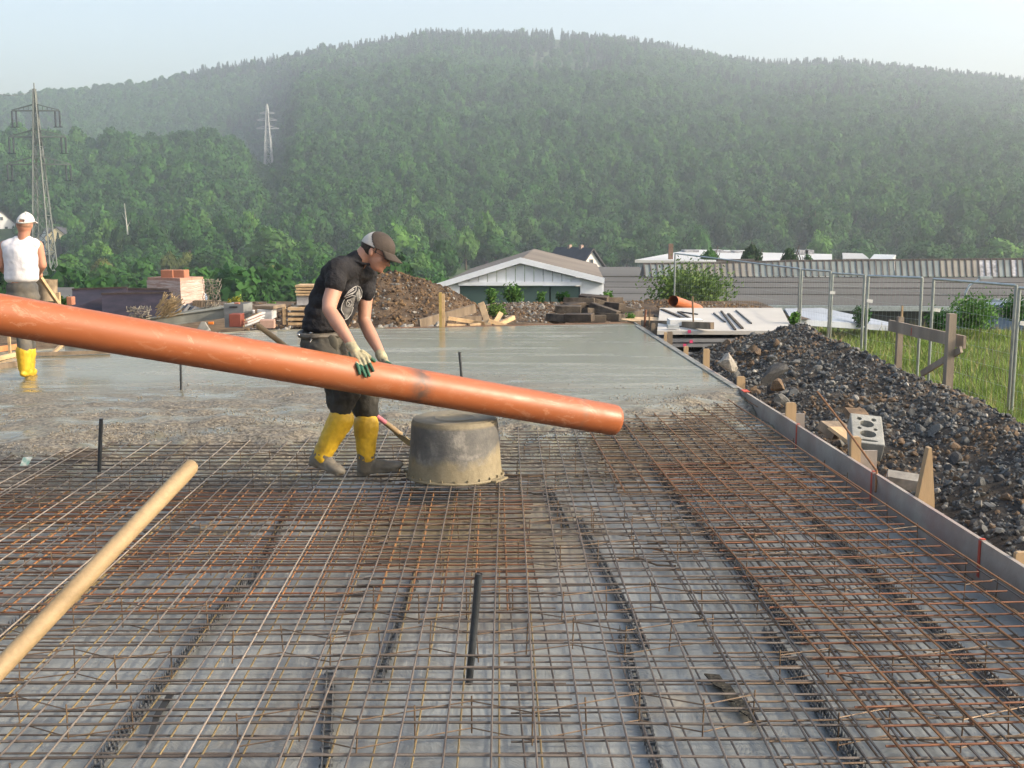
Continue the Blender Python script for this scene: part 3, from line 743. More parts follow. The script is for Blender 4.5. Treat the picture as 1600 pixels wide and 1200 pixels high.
# trowel laitance streaks (paler dried slurry), across the slab
stre = ramp(N, L, noisetex(N, L, tc, 1.7, 8, .72, (.22, 2.2, 1), .6), [(.52, (0, 0, 0)), (.66, (.7,)*3)])
base = mixc(N, L, stre, base, (.27, .262, .21))
L.new(mixc(N, L, gm, base, grit), B.inputs['Base Color'])
rg_ = mathn(N, L, 'MULTIPLY_ADD', gm, .45); N[-1].inputs[2].default_value = .17
rg2 = mathn(N, L, 'MULTIPLY_ADD', stre, .35); L.new(rg_, N[-1].inputs[2])
L.new(rg2, B.inputs['Roughness']); B.inputs['Specular IOR Level'].default_value = .62
bA = bumpn(N, L, B, noisetex(N, L, tc, 1.3, 5, .6, (.5, 2.0, 1)), .22, .012)
st = N.new('ShaderNodeBump'); st.inputs['Distance'].default_value = .012; L.new(gm, st.inputs['Strength'])
L.new(noisetex(N, L, tc, 30, 4, .7), st.inputs['Height']); L.new(bA, st.inputs['Normal']); L.new(st.outputs[0], B.inputs['Normal'])
nx, ny = 300, 330; v = []; rc = []
for j in range(ny+1):
    tj = (j/ny)**1.35
    for i in range(nx+1):
        s = i/nx; x0 = XL + (2.5-XL)*s; 
        y = 6.6 + (yfar(x0) - 6.6)*tj; xr = xform_line(y) - .004; x = XL + (xr-XL)*s
        v.append((x, y, hconc(x, y)))
        sd_ = y - ip(x, FRX, FRY); rc.append(max(1 - sm(.3, 1.1, sd_), (1 - sm(1.6, 3.6, sd_))*sm(1.4, -.6, x)))
me = bpy.data.meshes.new('wet_concrete'); me.from_pydata(v, [], [(j*(nx+1)+i, j*(nx+1)+i+1, (j+1)*(nx+1)+i+1, (j+1)*(nx+1)+i) for j in range(ny) for i in range(nx)])
ca = me.color_attributes.new('rough', 'FLOAT_COLOR', 'POINT'); cc = np.ones((len(v), 4), dtype=np.float32); cc[:, :3] = np.array(rc)[:, None]; ca.data.foreach_set('color', cc.ravel())
me.materials.append(CONC); me.shade_smooth(); setp(link('concrete_slab', me, kind='structure'), 'freshly poured wet concrete slab')
# aggregate pebbles showing in the rough concrete
def stones(name, pts, sizes, mats, pick, sub=1, flat=.75, sq=.3, parent=None, kind='stuff', label=None, cat=None, seed=1, smooth=False):
    rg = np.random.default_rng(seed); v0, f0 = (IV1, IF1) if sub == 1 else (IV2, IF2)
    n = len(pts); shapes = []
    for k in range(12):
        s = v0.copy()
        for q in range(5):                                   # chop with planes: angular stones
            d = rg.normal(size=3); d /= np.linalg.norm(d); h = rg.uniform(.45, .8)
            pr = s @ d; s = s - np.outer(np.maximum(pr-h, 0), d)
        s *= [1, rg.uniform(.6, .95), rg.uniform(.45, .8)]; s *= (1 + rg.normal(size=(len(s), 1))*.05); shapes.append(s)
    Vv = np.empty((n*len(v0), 3)); Ff = np.empty((n*len(f0), 3), dtype=int); mi = np.empty(n*len(f0), dtype=np.int32)
    for i in range(n):
        q = rg.normal(size=4); q /= np.linalg.norm(q); w_, x, y, z = q
        R = np.array([[1-2*(y*y+z*z), 2*(x*y-z*w_), 2*(x*z+y*w_)], [2*(x*y+z*w_), 1-2*(x*x+z*z), 2*(y*z-x*w_)], [2*(x*z-y*w_), 2*(y*z+x*w_), 1-2*(x*x+y*y)]])
        Vv[i*len(v0):(i+1)*len(v0)] = (shapes[rg.integers(12)] @ R.T)*sizes[i] + pts[i]
        Ff[i*len(f0):(i+1)*len(f0)] = f0 + i*len(v0); mi[i*len(f0):(i+1)*len(f0)] = pick(rg, pts[i])
    me = bpy.data.meshes.new(name); me.from_pydata(Vv.tolist(), [], Ff.tolist())
    for mm in mats: me.materials.append(mm)
    me.polygons.foreach_set('material_index', mi); 
    if smooth: me.shade_smooth()
    o = link(name, me, parent, kind); setp(o, label, cat); return o
SG = [M('stone_bluegrey', (.083, .087, .086), .7, .45, 9, .5, 40), M('stone_dark', (.045, .045, .045), .75, .4, 9, .5, 40),
      M('stone_brown', (.15, .10, .06), .85, .4, 9, .5, 40), M('stone_grey', (.15, .145, .13), .8, .35, 9, .5, 40), M('stone_pale', (.28, .26, .225), .8, .3, 9, .4, 40)]
AG = [M('wet_pebble', (.20, .17, .125), .35, .3, 9), M('wet_pebble_dark', (.085, .07, .05), .3, .3, 9), M('slurry_pebble', (.27, .255, .22), .4, .2, 9)]
pts = []; sz = []
while len(pts) < 13000:
    x = random.uniform(XL+.5, 2.3); fr = ip(x, FRX, FRY)
    s = random.gauss(-.1, .75) if random.random() < .7 else random.uniform(-1.7, 3.0 if x < .2 else .6)
    y = fr + s
    if y > 13 or s < -1.75 or x > xform_line(y) - .05: continue
    if fbm(x*1.1, y*2.6, 4, 4) < (-.12 if s < .4 else .06): continue
    pts.append((x, y, hconc(x, y) + .001)); sz.append(random.uniform(.004, .0115))
stones('concrete_aggregate', pts, sz, AG, lambda r, p: int(r.choice(3, p=[.45, .25, .3])), label='gravel grains showing in the rough wet concrete edge', cat='gravel', smooth=True)

# rebar -----------------------------------------------------------
def rustmat(name, c1, c2, rough=.55, metal=.35, zdirt=True):
    c1 = tuple(x*.8 for x in c1); c2 = tuple(x*.8 for x in c2); m, N, L, B = newmat(name); tc = N.new('ShaderNodeTexCoord').outputs['Object']
    oi = N.new('ShaderNodeObjectInfo').outputs['Random']
    c = ramp(N, L, noisetex(N, L, tc, 7, 6, .7), [(.35, c1), (.65, c2)])
    L.new(mixc(N, L, 1.0, c, ramp(N, L, oi, [(0, (.72,)*3), (1, (1.2,)*3)]), 'MULTIPLY'), B.inputs['Base Color'])
    B.inputs['Roughness'].default_value = rough; B.inputs['Metallic'].default_value = metal
    bumpn(N, L, B, noisetex(N, L, tc, 140, 2, .6), .6, .002)
    return m
R_GREY = rustmat('mill_grey_rebar', (.11, .085, .07), (.20, .165, .135))
R_LIGHT = rustmat('sky_sheen_rebar', (.22, .175, .135), (.36, .30, .24), .5, .3)  # paler colour stands in for sky reflected along the lengthwise bars
R_BROWN = rustmat('brown_rebar', (.12, .075, .045), (.22, .15, .09))
R_YEL = rustmat('yellow_rust_rebar', (.19, .135, .06), (.27, .20, .09), .7, .1)
R_ORANGE = rustmat('orange_rust_rebar', (.20, .088, .032), (.34, .155, .055), .75, .05)
R_RED = rustmat('red_rust_rebar', (.14, .055, .03), (.25, .10, .045), .75, .05)
def mat_sheet(label, ox, oy, lx, ly, sx, sy, z, rz, mL, mT, rL=.0042, rT=.0042, dbl=False, seed=0, sagL=.006, jag=.02, pale=None, clipy=None):
    rg = random.Random(seed); o = thing('reinforcement_mat', label, 'rebar mat', (ox, oy, z), rz, 'welded reinforcement mats')
    c_, s_ = math.cos(rz), math.sin(rz); ph = rg.uniform(0, 10)
    def wob(x, y): return sagL*2.2*noise.noise(Vector((x*.6+ph, y*.6, ph)))
    nL = int(lx/sx)+1
    for i in range(nL):
        x = i*sx + rg.uniform(-.003, .003); b = rg.uniform(-.004, .004); n = max(4, int(ly/.45)); k0 = rg.uniform(-jag, jag)
        for dx in ((-.007, .007) if dbl else (0,)):
            pts = []
            for k in range(n+1):
                y = k0 + (ly)*k/n; wx, wy = ox + c_*x - s_*y, oy + s_*x + c_*y
                if wx > xform_line(wy) - .03 or wy < 1.3: continue
                pts.append((x + dx + b*math.sin(y*1.3+i), y, wob(x, y)))
            if len(pts) > 1: MB().tube(pts, rL, 5).build('bar', pale if (pale and rg.random() < .5) else mL, o, smooth=True, fix=False)
    nT = int(ly/sy)+1
    for j in range(nT):
        y = j*sy + rg.uniform(-.006, .006); n = max(3, int(lx/.5)); a0 = -rg.uniform(.02, .06); a1 = lx + rg.uniform(.02, .07); sl_ = rg.uniform(-.006, .006)
        pts = []
        for k in range(n+1):
            x = a0 + (a1-a0)*k/n; wx, wy = ox + c_*x - s_*y, oy + s_*x + c_*y
            if wx > xform_line(wy) - .03:
                break
            pts.append((x, y + sl_*x, wob(x, y) - rL - rT))
        if len(pts) > 1: MB().tube(pts, rT, 5).build('bar', mT, o, smooth=True, fix=False)
    return o
Rz = math.radians(.9)
mat_sheet('lower yellowish rusty mat under the left part of the grid', -6.6, 1.6, 2.35, 8.2, .15, .15, -.170, Rz, R_YEL, R_BROWN, seed=1)
mat_sheet('lower yellowish rusty mat left of the foreground black stub pipe', -4.35, 1.7, 2.35, 8.0, .15, .15, -.178, Rz, R_YEL, R_BROWN, seed=2)
mat_sheet('lower mat below the concrete tub and the foreground stub pipe', -2.12, 1.5, 2.35, 8.0, .15, .15, -.170, Rz*.7, R_YEL, R_GREY, seed=3)
mat_sheet('lower grey mat right of the foreground stub pipe', .12, 1.6, 2.3, 8.4, .15, .25, -.178, math.radians(2.0), R_GREY, R_GREY, seed=4)
mat_sheet('lower mat running along the formwork board', 1.35, 1.6, 1.6, 9.0, .15, .25, -.160, math.radians(2.1), R_BROWN, R_GREY, seed=5)
mat_sheet('upper mat with pale bars at the left, below the wooden handle', -6.3, 2.6, 3.2, 7.2, .155, .125, -.052, Rz, R_LIGHT, R_GREY, seed=6, rT=.0056, pale=R_GREY)
mat_sheet('upper mat with pale bars left of the foreground stub pipe', -3.2, 1.35, 2.55, 8.4, .155, .125, -.060, Rz*1.3, R_LIGHT, R_GREY, seed=7, rT=.0056, pale=R_GREY)
mat_sheet('upper grey mat in the middle, right of the foreground stub pipe', -.68, 1.5, 2.35, 8.3, .155, .125, -.052, math.radians(.3), R_GREY, R_GREY, seed=8, rT=.0052)
mat_sheet('upper grey mat overlapping toward the right formwork', 1.0, 1.7, 1.85, 9.2, .155, .16, -.062, math.radians(2.6), R_GREY, R_BROWN, seed=9, rT=.0042)
mat_sheet('orange rusty mat lying on top along the right formwork', 1.38, 1.9, 1.7, 6.1, .17, .15, -.034, math.radians(3.3), R_ORANGE, R_RED, seed=10, rL=.0052, rT=.0046, jag=.05)
mat_sheet('orange rusty mat of the far right corner by the wet concrete', .72, 7.0, 2.0, 3.7, .17, .15, -.030, math.radians(2.4), R_ORANGE, R_BROWN, seed=11, rL=.0048, rT=.0046)
mat_sheet('reddish rusty mat in the left middle of the grid', -5.4, 5.1, 2.9, 2.2, .155, .11, -.092, Rz, R_ORANGE, R_RED, seed=12, rL=.0048, rT=.0046)
mat_sheet('reddish rusty mat in front of the booted man and the tub', -2.5, 5.0, 2.6, 2.35, .155, .115, -.098, Rz, R_ORANGE, R_RED, seed=13, rL=.0048, rT=.0046)
# distance cages between the mats
def cage(x0, y0, x1, y1, mt, seed, lb=''):
    o = thing('distance_cage', lb, 'bar support', (x0, y0, -.16), 0, 'zigzag wire supports between the mats')
    rg = random.Random(seed); L_ = math.hypot(x1-x0, y1-y0); n = max(2, int(L_/.2)); d = Vector((x1-x0, y1-y0, 0))/n; nr = Vector((-d.y, d.x, 0)).normalized()
    up = MB(); 
    up.tube([d*k + nr*.07*math.sin(k*2.1) + Vector((0, 0, .105)) for k in range(n+1)], .0028, 4); up.build('upper_wire', mt, o, fix=False)
    MB().tube([d*k + nr*.07*math.sin(k*2.1) for k in range(n+1)], .0028, 4).build('lower_wire', mt, o, fix=False)
    for k in range(n+1):
        p = d*k + nr*.07*math.sin(k*2.1); MB().tube([p + Vector((0, 0, -.02)), p + Vector((rg.uniform(-.01, .01), 0, .125))], .003, 4).build('pin', mt, o, fix=False)
sd = 0
ORD = ['first', 'second', 'third', 'fourth', 'fifth', 'sixth', 'seventh', 'eighth', 'ninth', 'tenth', 'eleventh']
for ri, yy in enumerate(np.arange(2.55, 9.2, .62)):
    for (xa, xb) in ((-5.6, -3.7), (-3.3, -1.4), (-1.0, .9), (1.1, 2.5)):
        sd += 1; r_ = random.Random(sd); y_ = yy + r_.uniform(-.18, .18); xa2 = xa + r_.uniform(-.2, .2)
        xb2 = min(xb, xform_line(y_)-.12); 
        if y_ > ip(xa, FRX, FRY) - .2 or abs(xa2) > 1.0 + y_*.5 and xb2 < -1.0 - y_*.45: continue
        cage(xa2, y_, xb2, y_ + r_.uniform(-.05, .22), R_BROWN, sd, f"zigzag wire support between the mats, {ORD[ri]} row from the bottom, {'far left' if xa < -5 else 'left of the tub' if xa < -3 else 'below the tub' if xa < 0 else 'under the orange mat'}")
# black plastic spacer strips on the foil
SPP = M('dusty_black_plastic', (.12, .125, .13), .6, .4, 20)
def spacer(pa, pb, label):
    a, b = G(*pa, z=-.2), G(*pb, z=-.2); o = thing('spacer_strip', label, 'bar spacer', (a.x, a.y, -.205), 0, 'black plastic spacer strips on the foil')
    d = (b - a); L_ = d.length; d = d/L_; nr = Vector((-d.y, d.x, 0)); z = Vector((0, 0, 1))
    rails = MB()
    for s in (-.016, .016): rails.beam(nr*s + z*.004, nr*s + d*L_ + z*.004, .006, .012)
    n = int(L_/.033); 
    comb = MB()
    for k in range(n):
        p = d*(k+.5)*L_/n
        for s in (-1, 1):
            q = p + nr*.014*s + d*(.008 if s > 0 else -.008)
            comb.prism([q - d*.011, q + d*.009, q + d*.010 + z*.022, q + d*(.004) + z*.036, q - d*.002 + z*.020], nr*.004)
        if k % 2 == 0: comb.beam(p - nr*.024 + z*.006, p + nr*.024 + z*.006, .006, .01)
    rails.build('rail', SPP, o, fix=False); setp(comb.build('comb', SPP, o, fix=False), kind='stuff')
for pa, pb, lb in (((858, 762), (886, 825), 'short black plastic spacer strip right behind the concrete tub'),
    ((905, 812), (1008, 1012), 'black toothed spacer strip in the middle of the grid'),
    ((972, 985), (1030, 1215), 'black spacer strip at the bottom, continuing the middle one'),
    ((1000, 712), (1257, 1006), 'long black spacer strip along the left edge of the orange mat'),
    ((1197, 985), (1350, 1215), 'black spacer strip at the bottom right under the grey bars'),
    ((1238, 780), (1602, 1112), 'long black spacer strip under the orange mat near the board'),
    ((462, 770), (395, 910), 'black spacer strip left in the reddish mat'),
    ((385, 905), (150, 1200), 'long spacer strip under the pale bars at bottom left'),
    ((652, 895), (590, 1066), 'short black spacer strip left of the foreground stub pipe'),
    ((516, 1050), (508, 1215), 'black spacer strip at the bottom left of centre'),
    ((100, 925), (-10, 1000), 'spacer strip at the left edge below the wooden handle')):
    spacer(pa, pb, lb)
# slits / scraps on the foil
SCR = M('dark_scrap', (.03, .03, .028), .6)
def scrap(px, py, ang, ln_, label, mt=SCR):
    p = G(px, py, -.195); o = MB().tube([(-ln_/2, 0, 0), (-ln_*.1, .012, .012), (ln_*.2, -.008, .004), (ln_/2, .015, .012)], .006, 5).build('wire_scrap', mt)
    o.location = p; o.rotation_euler = (0, 0, ang); setp(o, label, 'scrap')
scrap(1030, 862, -.35, .45, 'rusty bent wire scrap lying left of the orange mat', R_ORANGE)
scrap(1010, 880, -.6, .35, 'brown rod scrap below the rusty wire scrap', R_BROWN)
scrap(826, 772, -.4, .3, 'black strip scrap right of the tub'); scrap(790, 828, .2, .18, 'small black flake in the puddle below the tub')
scrap(1070, 812, .2, .22, 'small black strip upper right of the rusty scrap')
t = MB(); pa = [G(x, y, -.188) for x, y in ((1100, 1054), (1124, 1056), (1134, 1070), (1142, 1073), (1152, 1088), (1160, 1094), (1172, 1108), (1186, 1130), (1178, 1133), (1168, 1120), (1155, 1112), (1148, 1098), (1136, 1096), (1128, 1078), (1116, 1072))]
t.prism(pa, (0, 0, .006)); setp(t.build('torn_slit', M('gravel_slit', (.018, .017, .014), .95, .8, 60, .8, 60, col2=(.08, .07, .05))), 'dark torn slit with gravel in the foil at lower right', 'tear')
t = MB(); pa = [G(x, y, -.188) for x, y in ((262, 1085), (272, 1086), (250, 1120), (236, 1160), (228, 1164), (240, 1120))]
t.prism(pa, (0, 0, .006)); setp(t.build('torn_slit', SCR), 'narrow dark slit in the foil at lower left', 'tear')
t = MB(); p = G(31, 728, -.03); t.prism([p, p + Vector((.05, .02, 0)), p + Vector((.07, .05, .05)), p + Vector((.01, .03, .05))], (0, .01, .004)); setp(t.build('label_scrap', M('teal_scrap', (.25, .5, .45), .5, .4, 30, col2=(.6, .6, .55))), 'small teal and white scrap on the bars at left', 'scrap')

# black stub pipes and rods
def rod(base, topp, r, mt, label, z=0., cat='stub pipe', name='stub_pipe', hollow=False):
    b = G(*base, z=z); t_ = P(*topp, b.y); o = thing(name, label, cat, b)
    d = t_ - b; MB().tube([Vector((0, 0, 0)) - d*.02, d*.5, d], r, 12 if r > .01 else 7, cap=not hollow).build('shaft', mt, o, smooth=True)
    if hollow:
        MB().tube([d*.93, d], r*.72, 12).build('bore', SCR, o)
        MB().tube([d, d*1.004], r*1.02, 12, cap=False).build('rim', mt, o)
    return o
BP = M('dark_pvc', (.035, .04, .045), .4, .4, 14)
rod((733, 1066), (748, 897), .0155, BP, 'dark plastic stub pipe standing in the foreground grid', z=-.2, hollow=True)
rod((155, 738), (158, 654), .014, BP, 'dark stub pipe standing at left above the wooden handle', z=-.08)
rod((283, 609), (282, 552), .012, BP, 'thin dark stub rising from wet concrete below the orange pipe')
rod((722, 600), (718, 550), .014, BP, 'short dark stub in the concrete behind the orange pipe, above the tub')
rod((1084, 523), (1082, 463), .013, R_BROWN, 'tall rusty rod in front of the white concrete panels', z=-.02, cat='rod', name='rebar_rod')
rod((1007, 510), (1009, 484), .018, R_RED, 'short reddish rod at the far right slab corner', cat='rod', name='rebar_rod')
rod((1014, 512), (1015, 483), .012, R_BROWN, 'thin dark rod beside the reddish one at the slab corner', cat='rod', name='rebar_rod')

# ---- formwork
m, N, L, B = newmat('formwork_ply'); PLY = m
tc = N.new('ShaderNodeTexCoord').outputs['Object']
a = ramp(N, L, noisetex(N, L, tc, 2.5, 7, .65), [(.3, (.21, .17, .145)), (.55, (.29, .255, .22)), (.75, (.36, .33, .285))])
st = ramp(N, L, noisetex(N, L, tc, 1.1, 5, .6), [(.54, (0, 0, 0)), (.68, (.45,)*3)]); a = mixc(N, L, st, a, (.27, .13, .12))
L.new(a, B.inputs['Base Color']); B.inputs['Roughness'].default_value = .75; bumpn(N, L, B, noisetex(N, L, tc, 50, 5), .35, .004)
REDP = M('red_spray', (.50, .08, .045), .7, .3, 12)
fw = thing('formwork', 'long grey pink formwork board along the right side of the slab', 'formwork', (2.3, 8, -.22))
ys = [1.6, 3.4] + [G(1540, 850).y, G(1372, 742).y, G(1253, 667).y, G(1168, 614).y] + [12.9, 14.9, 16.7, yfar(2.0)+.1]
ys = sorted(ys)
for i in range(len(ys)-1):
    y0, y1 = ys[i]+.003, ys[i+1]-.003; a, b = Vector((xform_line(y0)+.014, y0, 0)), Vector((xform_line(y1)+.014, y1, 0))
    off = Vector((random.uniform(-.002, .002), 0, 0)); hh = .235; zt = .012 + random.uniform(-.002, .003)
    n = 10; pts_o = []
    mb = MB()
    mb.beam(loc_of(fw, a + off + Vector((0, 0, zt - hh/2))), loc_of(fw, b + off + Vector((0, 0, zt - hh/2))), .024, hh)
    mb.build('board', PLY if i < 6 else M('slurry_board', (.24, .23, .2), .6), fw)
# red spray marks over joints
for (px, py) in ((1253, 667), (1372, 742), (1540, 850)):
    y = G(px, py).y; x = xform_line(y)
    d = .07*G(px, py).y/8
    MB().box(loc_of(fw, (x - .0005, y+.03, -.09)), (.004, .028, .2)).build('paint_mark', REDP, fw)
    MB().box(loc_of(fw, (x + .014, y+.03, .0185)), (.026, .022, .004)).build('paint_mark', REDP, fw)
y = G(1168, 614).y; MB().box(loc_of(fw, (xform_line(y)+.012, y, .022)), (.06, .14, .006)).build('paint_mark', REDP, fw)
# angled lip (slurry ledge) beyond the poured concrete
MB().beam(loc_of(fw, (xform_line(11)-.03, 11.2, .004)), loc_of(fw, (xform_line(18)-.03, 18, .004)), .05, .02).build('slurry_edge', M('slurry_edge', (.2, .195, .165), .4), fw)
# far edge formwork
fe = thing('formwork', 'thin far edge board with an orange top along the back of the slab', 'formwork', (0, 17.5, -.2))
xs = [-7.0, -6.0, -5.2, -3.9, -2.0, 0, 2.05]
for i in range(len(xs)-1):
    a = Vector((xs[i]+.003, yfar(xs[i])+.03, -.115)); b = Vector((xs[i+1]-.003, yfar(xs[i+1])+.03, -.115))
    MB().beam(loc_of(fe, a), loc_of(fe, b), .025, .25).build('board', M('far_board', (.17, .09, .06), .8) if i > 3 else M('far_board_grey', (.2, .19, .15), .6), fe)
# stakes behind the right formwork
def stake(px, py, w_, label, y_off=.05, z=-.3, tip=0, th=.03, mt=WOOD, pb=None, X=None, name='wooden_stake'):
    "stake whose top centre shows at (px, py) and which stands just behind the formwork line"
    r = ray(px, py); # intersect with plane x = xform_line(y)+off
    t_ = (2.71 - .0375*.25 + .034 + w_/2) / (r.x + .0375*r.y)
    p = CAM + r*t_
    if X is not None: p = P(px, py, X)
    o = thing(name, label, 'stake', (p.x, p.y, z)); H = p.z - z
    if tip: MB().prism([(-w_/2, 0, 0), (w_/2, 0, 0), (w_/2*.9, 0, H*.45), (w_*.14, 0, H), (-w_*.02, 0, H*.995), (-w_/2, 0, H*.42)], (0, th, 0)).build('post', mt, o)
    else:
        c = w_*.16
        MB().prism([(-w_/2, -th/2, 0), (w_/2, -th/2, 0), (w_/2, -th/2, H-c), (w_/2-c, -th/2, H), (-w_/2+c*.6, -th/2, H), (-w_/2, -th/2, H-c*.5)], (0, th, 0)).build('post', mt, o)
    return o
stake(1236, 629, .09, 'pale wooden stake behind the board, left of the long rusty bar')
stake(1158, 588, .085, 'wooden stake behind the board by the big pale rock')
stake(1104, 545, .075, 'wooden stake behind the board in front of the slab stack, right one of three')
stake(1072, 541, .06, 'short reddish topped stake near the middle of the slab stack', mt=WOOD)
stake(1040, 519, .04, 'thin pale stake left of the thicker weathered post at the slab stack')
stake(1337, 682, .07, 'splintered orange wooden stake crossing the long rusty bar', th=.05)
stake(1452, 700, .115, 'large pointed pale stake behind the right formwork', tip=1, th=.06)
stake(1600, 862, .09, 'wooden stake cut by the right picture edge')
stake(1047, 518, .07, 'weathered grey post in front of the white concrete panels', mt=WOODOLD)
stake(1021, 505, .06, 'weathered post carrying the grey beam at the slab corner', mt=WOODOLD)
# cleats
for (px, py, lb) in ((1232, 647, 'small ply cleat behind the pale stake'), (1340, 705, 'ply cleat with nails behind the splintered stake')):
    r = ray(px, py); t_ = 2.80/(r.x + .0375*r.y); p = CAM + r*t_
    o = MB().box((0, 0, -.1), (.20, .024, .2)).build('ply_cleat', PLY); o.location = p + Vector((.05, .03, 0)); setp(o, lb, 'board')
# grey beam across
o = thing('timber_beam', 'weathered beam lying level at the slab corner in front of the white panels', 'beam', P(1004, 505, 18.1))
MB().beam((0, 0, 0), loc_of(o, P(1113, 509, 16.15)), .06, .1).build('beam', WOODOLD, o)
# long rusty bar leaning
a, b = P(1277, 612, 8.45), G(1370, 736, .03)
setp(MB().tube([a, a.lerp(b, .5) + Vector((0, 0, .01)), b, b + (b-a)*.1 + Vector((-.05, 0, -.08))], .008, 7).build('leaning_rebar', R_ORANGE, smooth=True), 'single long rusty bar leaning from the rubble onto the board', 'rebar')
# hollow concrete block
def block():
    c = P(1352, 683, 8.6); o = thing('hollow_block', 'pale hollow concrete block with round holes lying tilted in the rubble', 'block', c, 0)
    R = Matrix.Rotation(math.radians(-12), 3, 'Z') @ Matrix.Rotation(math.radians(28), 3, 'X') @ Matrix.Rotation(math.radians(6), 3, 'Y')
    CB = M('block_concrete', (.34, .34, .31), .9, .18, 7, .5, 60, fine=.3)
    bm = bmesh.new(); W_, D_, H_ = .24, .36, .17
    mb = MB(); mb.box((0, 0, 0), (W_, D_, H_)); bl = mb.build('block_body', CB, o)
    bv = bl.modifiers.new('b', 'BEVEL'); bv.width = .008; bv.segments = 2
    hol = []
    for (x, y, r, sx) in ((-.055, .12, .02, 1), (.055, .12, .02, 1), (0, .06, .042, 1.3), (-.06, .0, .016, 1), (.06, 0, .016, 1), (0, -.065, .042, 1.5), (0, -.145, .012, 6)):
        h = MB(); n = 16; h.prism([(x + r*sx*math.cos(2*math.pi*k/n), y + r*math.sin(2*math.pi*k/n), .0) for k in range(n)], (0, 0, .2)); hol.append(h)
    cut = MB()
    for h in hol: cut.add(h.v, h.f)
    cut.prism([(-.07, -.25, -.05), (.07, -.25, -.05), (.07, -.25, .0), (-.07, -.25, .0)], (0, .16, 0))
    co_ = cut.build('cutter', CB, o); bpy.context.view_layer.update(); bo = bl.modifiers.new('c', 'BOOLEAN'); bo.operation = 'DIFFERENCE'; bo.object = co_; bo.solver = 'EXACT'
    dg = bpy.context.evaluated_depsgraph_get(); me = bpy.data.meshes.new_from_object(bl.evaluated_get(dg)); bl.modifiers.clear(); bl.data = me
    bpy.data.objects.remove(co_); bl.rotation_euler = R.to_euler()
block()
for (px, py, Y, dims, rz, mt, lb) in ((1308, 672, 9.1, (.26, .2, .07), .5, WOODOLD, 'dark flat stone slab beside the hollow block'),
        (1322, 682, 8.9, (.14, .3, .025), .5, WOODX, 'tilted plywood offcut under the rusty bar'),
        (1338, 646, 9.7, (.2, .12, .05), .2, SG[2], 'brownish broken tile piece above the hollow block'),
        (1420, 752, 7.35, (.3, .1, .08), -.3, SG[4], 'beige concrete fragment left of the pointed stake')):
    o = MB().box((0, 0, 0), dims, taper=.93).build('debris_piece', mt); o.location = P(px, py, Y); o.rotation_euler = (.35, .1, rz); setp(o, lb, 'rubble')

# ================================================================ RUBBLE BERM
RU = [1120, 1180, 1240, 1300, 1350, 1400, 1450, 1500, 1560, 1600, 1700]
def crest(y):   # crest height and x along y
    return ip(y, [2, 5, 7, 8.3, 10.5, 12, 13.5, 15.3, 16.3, 17.2], [.05, .10, .14, .12, .09, .10, .22, .27, .05, -.25])
def crestx(y): return ip(y, [2, 6, 8.3, 10.5, 12, 13.5, 15.6, 18], [3.9, 3.75, 3.85, 4.15, 4.05, 3.95, 3.9, 3.6])
def zberm(x, y, rough=True):
    xc = crestx(y); h = crest(y) + .3
    x0 = xform_line(y) + .03 + ip(y, [2, 8, 12, 16], [.05, .05, .1, .45])
    if x < xc: t_ = max(0, (x-x0)/(xc-x0)); z = -.3 + h*(t_**.8)
    else: t_ = (x-xc)/1.5; z = -.3 + h*(1 - min(1, t_)) - 1.05*sm(0, 1, t_)
    if rough: z += (.05*fbm(x*1.4, y*1.4, 2, 4) + .04*fbm(x*5, y*5, 4, 3))*min(1, max(0, (x-x0)/.25))
    return z
berm = thing('rubble_berm', 'long heap of dark crushed rubble along the right side of the slab', 'rubble heap', (4, 9, -.3))
nx, ny = 60, 300; t = MB(); 
for j in range(ny+1):
    y = 2 + 15.4*j/ny
    for i in range(nx+1):
        x = xform_line(y) + .03 + 3.1*i/nx; z = zberm(x, y) if y < 17.2 else -.34
        t.v.append(tuple(loc_of(berm, (x, y, z - (.35 if y > 17.1 else 0)))))
t.f = [(j*(nx+1)+i, j*(nx+1)+i+1, (j+1)*(nx+1)+i+1, (j+1)*(nx+1)+i) for j in range(ny) for i in range(nx)]; t.m = [0]*len(t.f)
BE = M('berm_earth', (.05, .046, .042), .95, .5, .8, .8, 25, col2=(.11, .08, .05), bdist=.03, fine=.5)
t.build('earth_core', BE, berm, smooth=True, kind='stuff')
def pick_berm(rg, p):
    brown = fbm(p[0]*.9, p[1]*.9, 6, 3) + (p[0]*0)
    return int(rg.choice(5, p=[.42, .31, .07, .17, .03])) if brown < .24 else int(rg.choice(5, p=[.14, .14, .50, .16, .06]))
pts = []; sz = []
while len(pts) < 26000:
    y = 2.6 + 14.4*random.random()**1.15; x = xform_line(y) + .06 + random.random()**.9*2.3
    s = .008 + .022*random.random()**2.6 + (.02 if random.random() < .05 else 0); s *= 1.0 + y*.02
    pts.append((x, y, zberm(x, y) + s*.15)); sz.append(s)
lp = [tuple(loc_of(berm, p)) for p in pts]
stones('stones', lp, sz, SG, lambda r, p: pick_berm(r, (p[0]+4, p[1]+9)), parent=berm)
k = 0; rocks = []
rocks_me = []
for s in range(6):
    rg = np.random.default_rng(50+s); v = IV2.copy()
    for q in range(9):
        d = rg.normal(size=3); d /= np.linalg.norm(d); h = rg.uniform(.45, .75); pr = v @ d; v = v - np.outer(np.maximum(pr-h, 0), d)
    v *= [1, rg.uniform(.65, .9), rg.uniform(.5, .75)]
    me = bpy.data.meshes.new(f'rock_{s}'); me.from_pydata(v.tolist(), [], IF2.tolist()); me.materials.append(SG[0]); rocks_me.append(me)
DESC = ['blue grey', 'dark', 'brown', 'mid grey', 'pale']
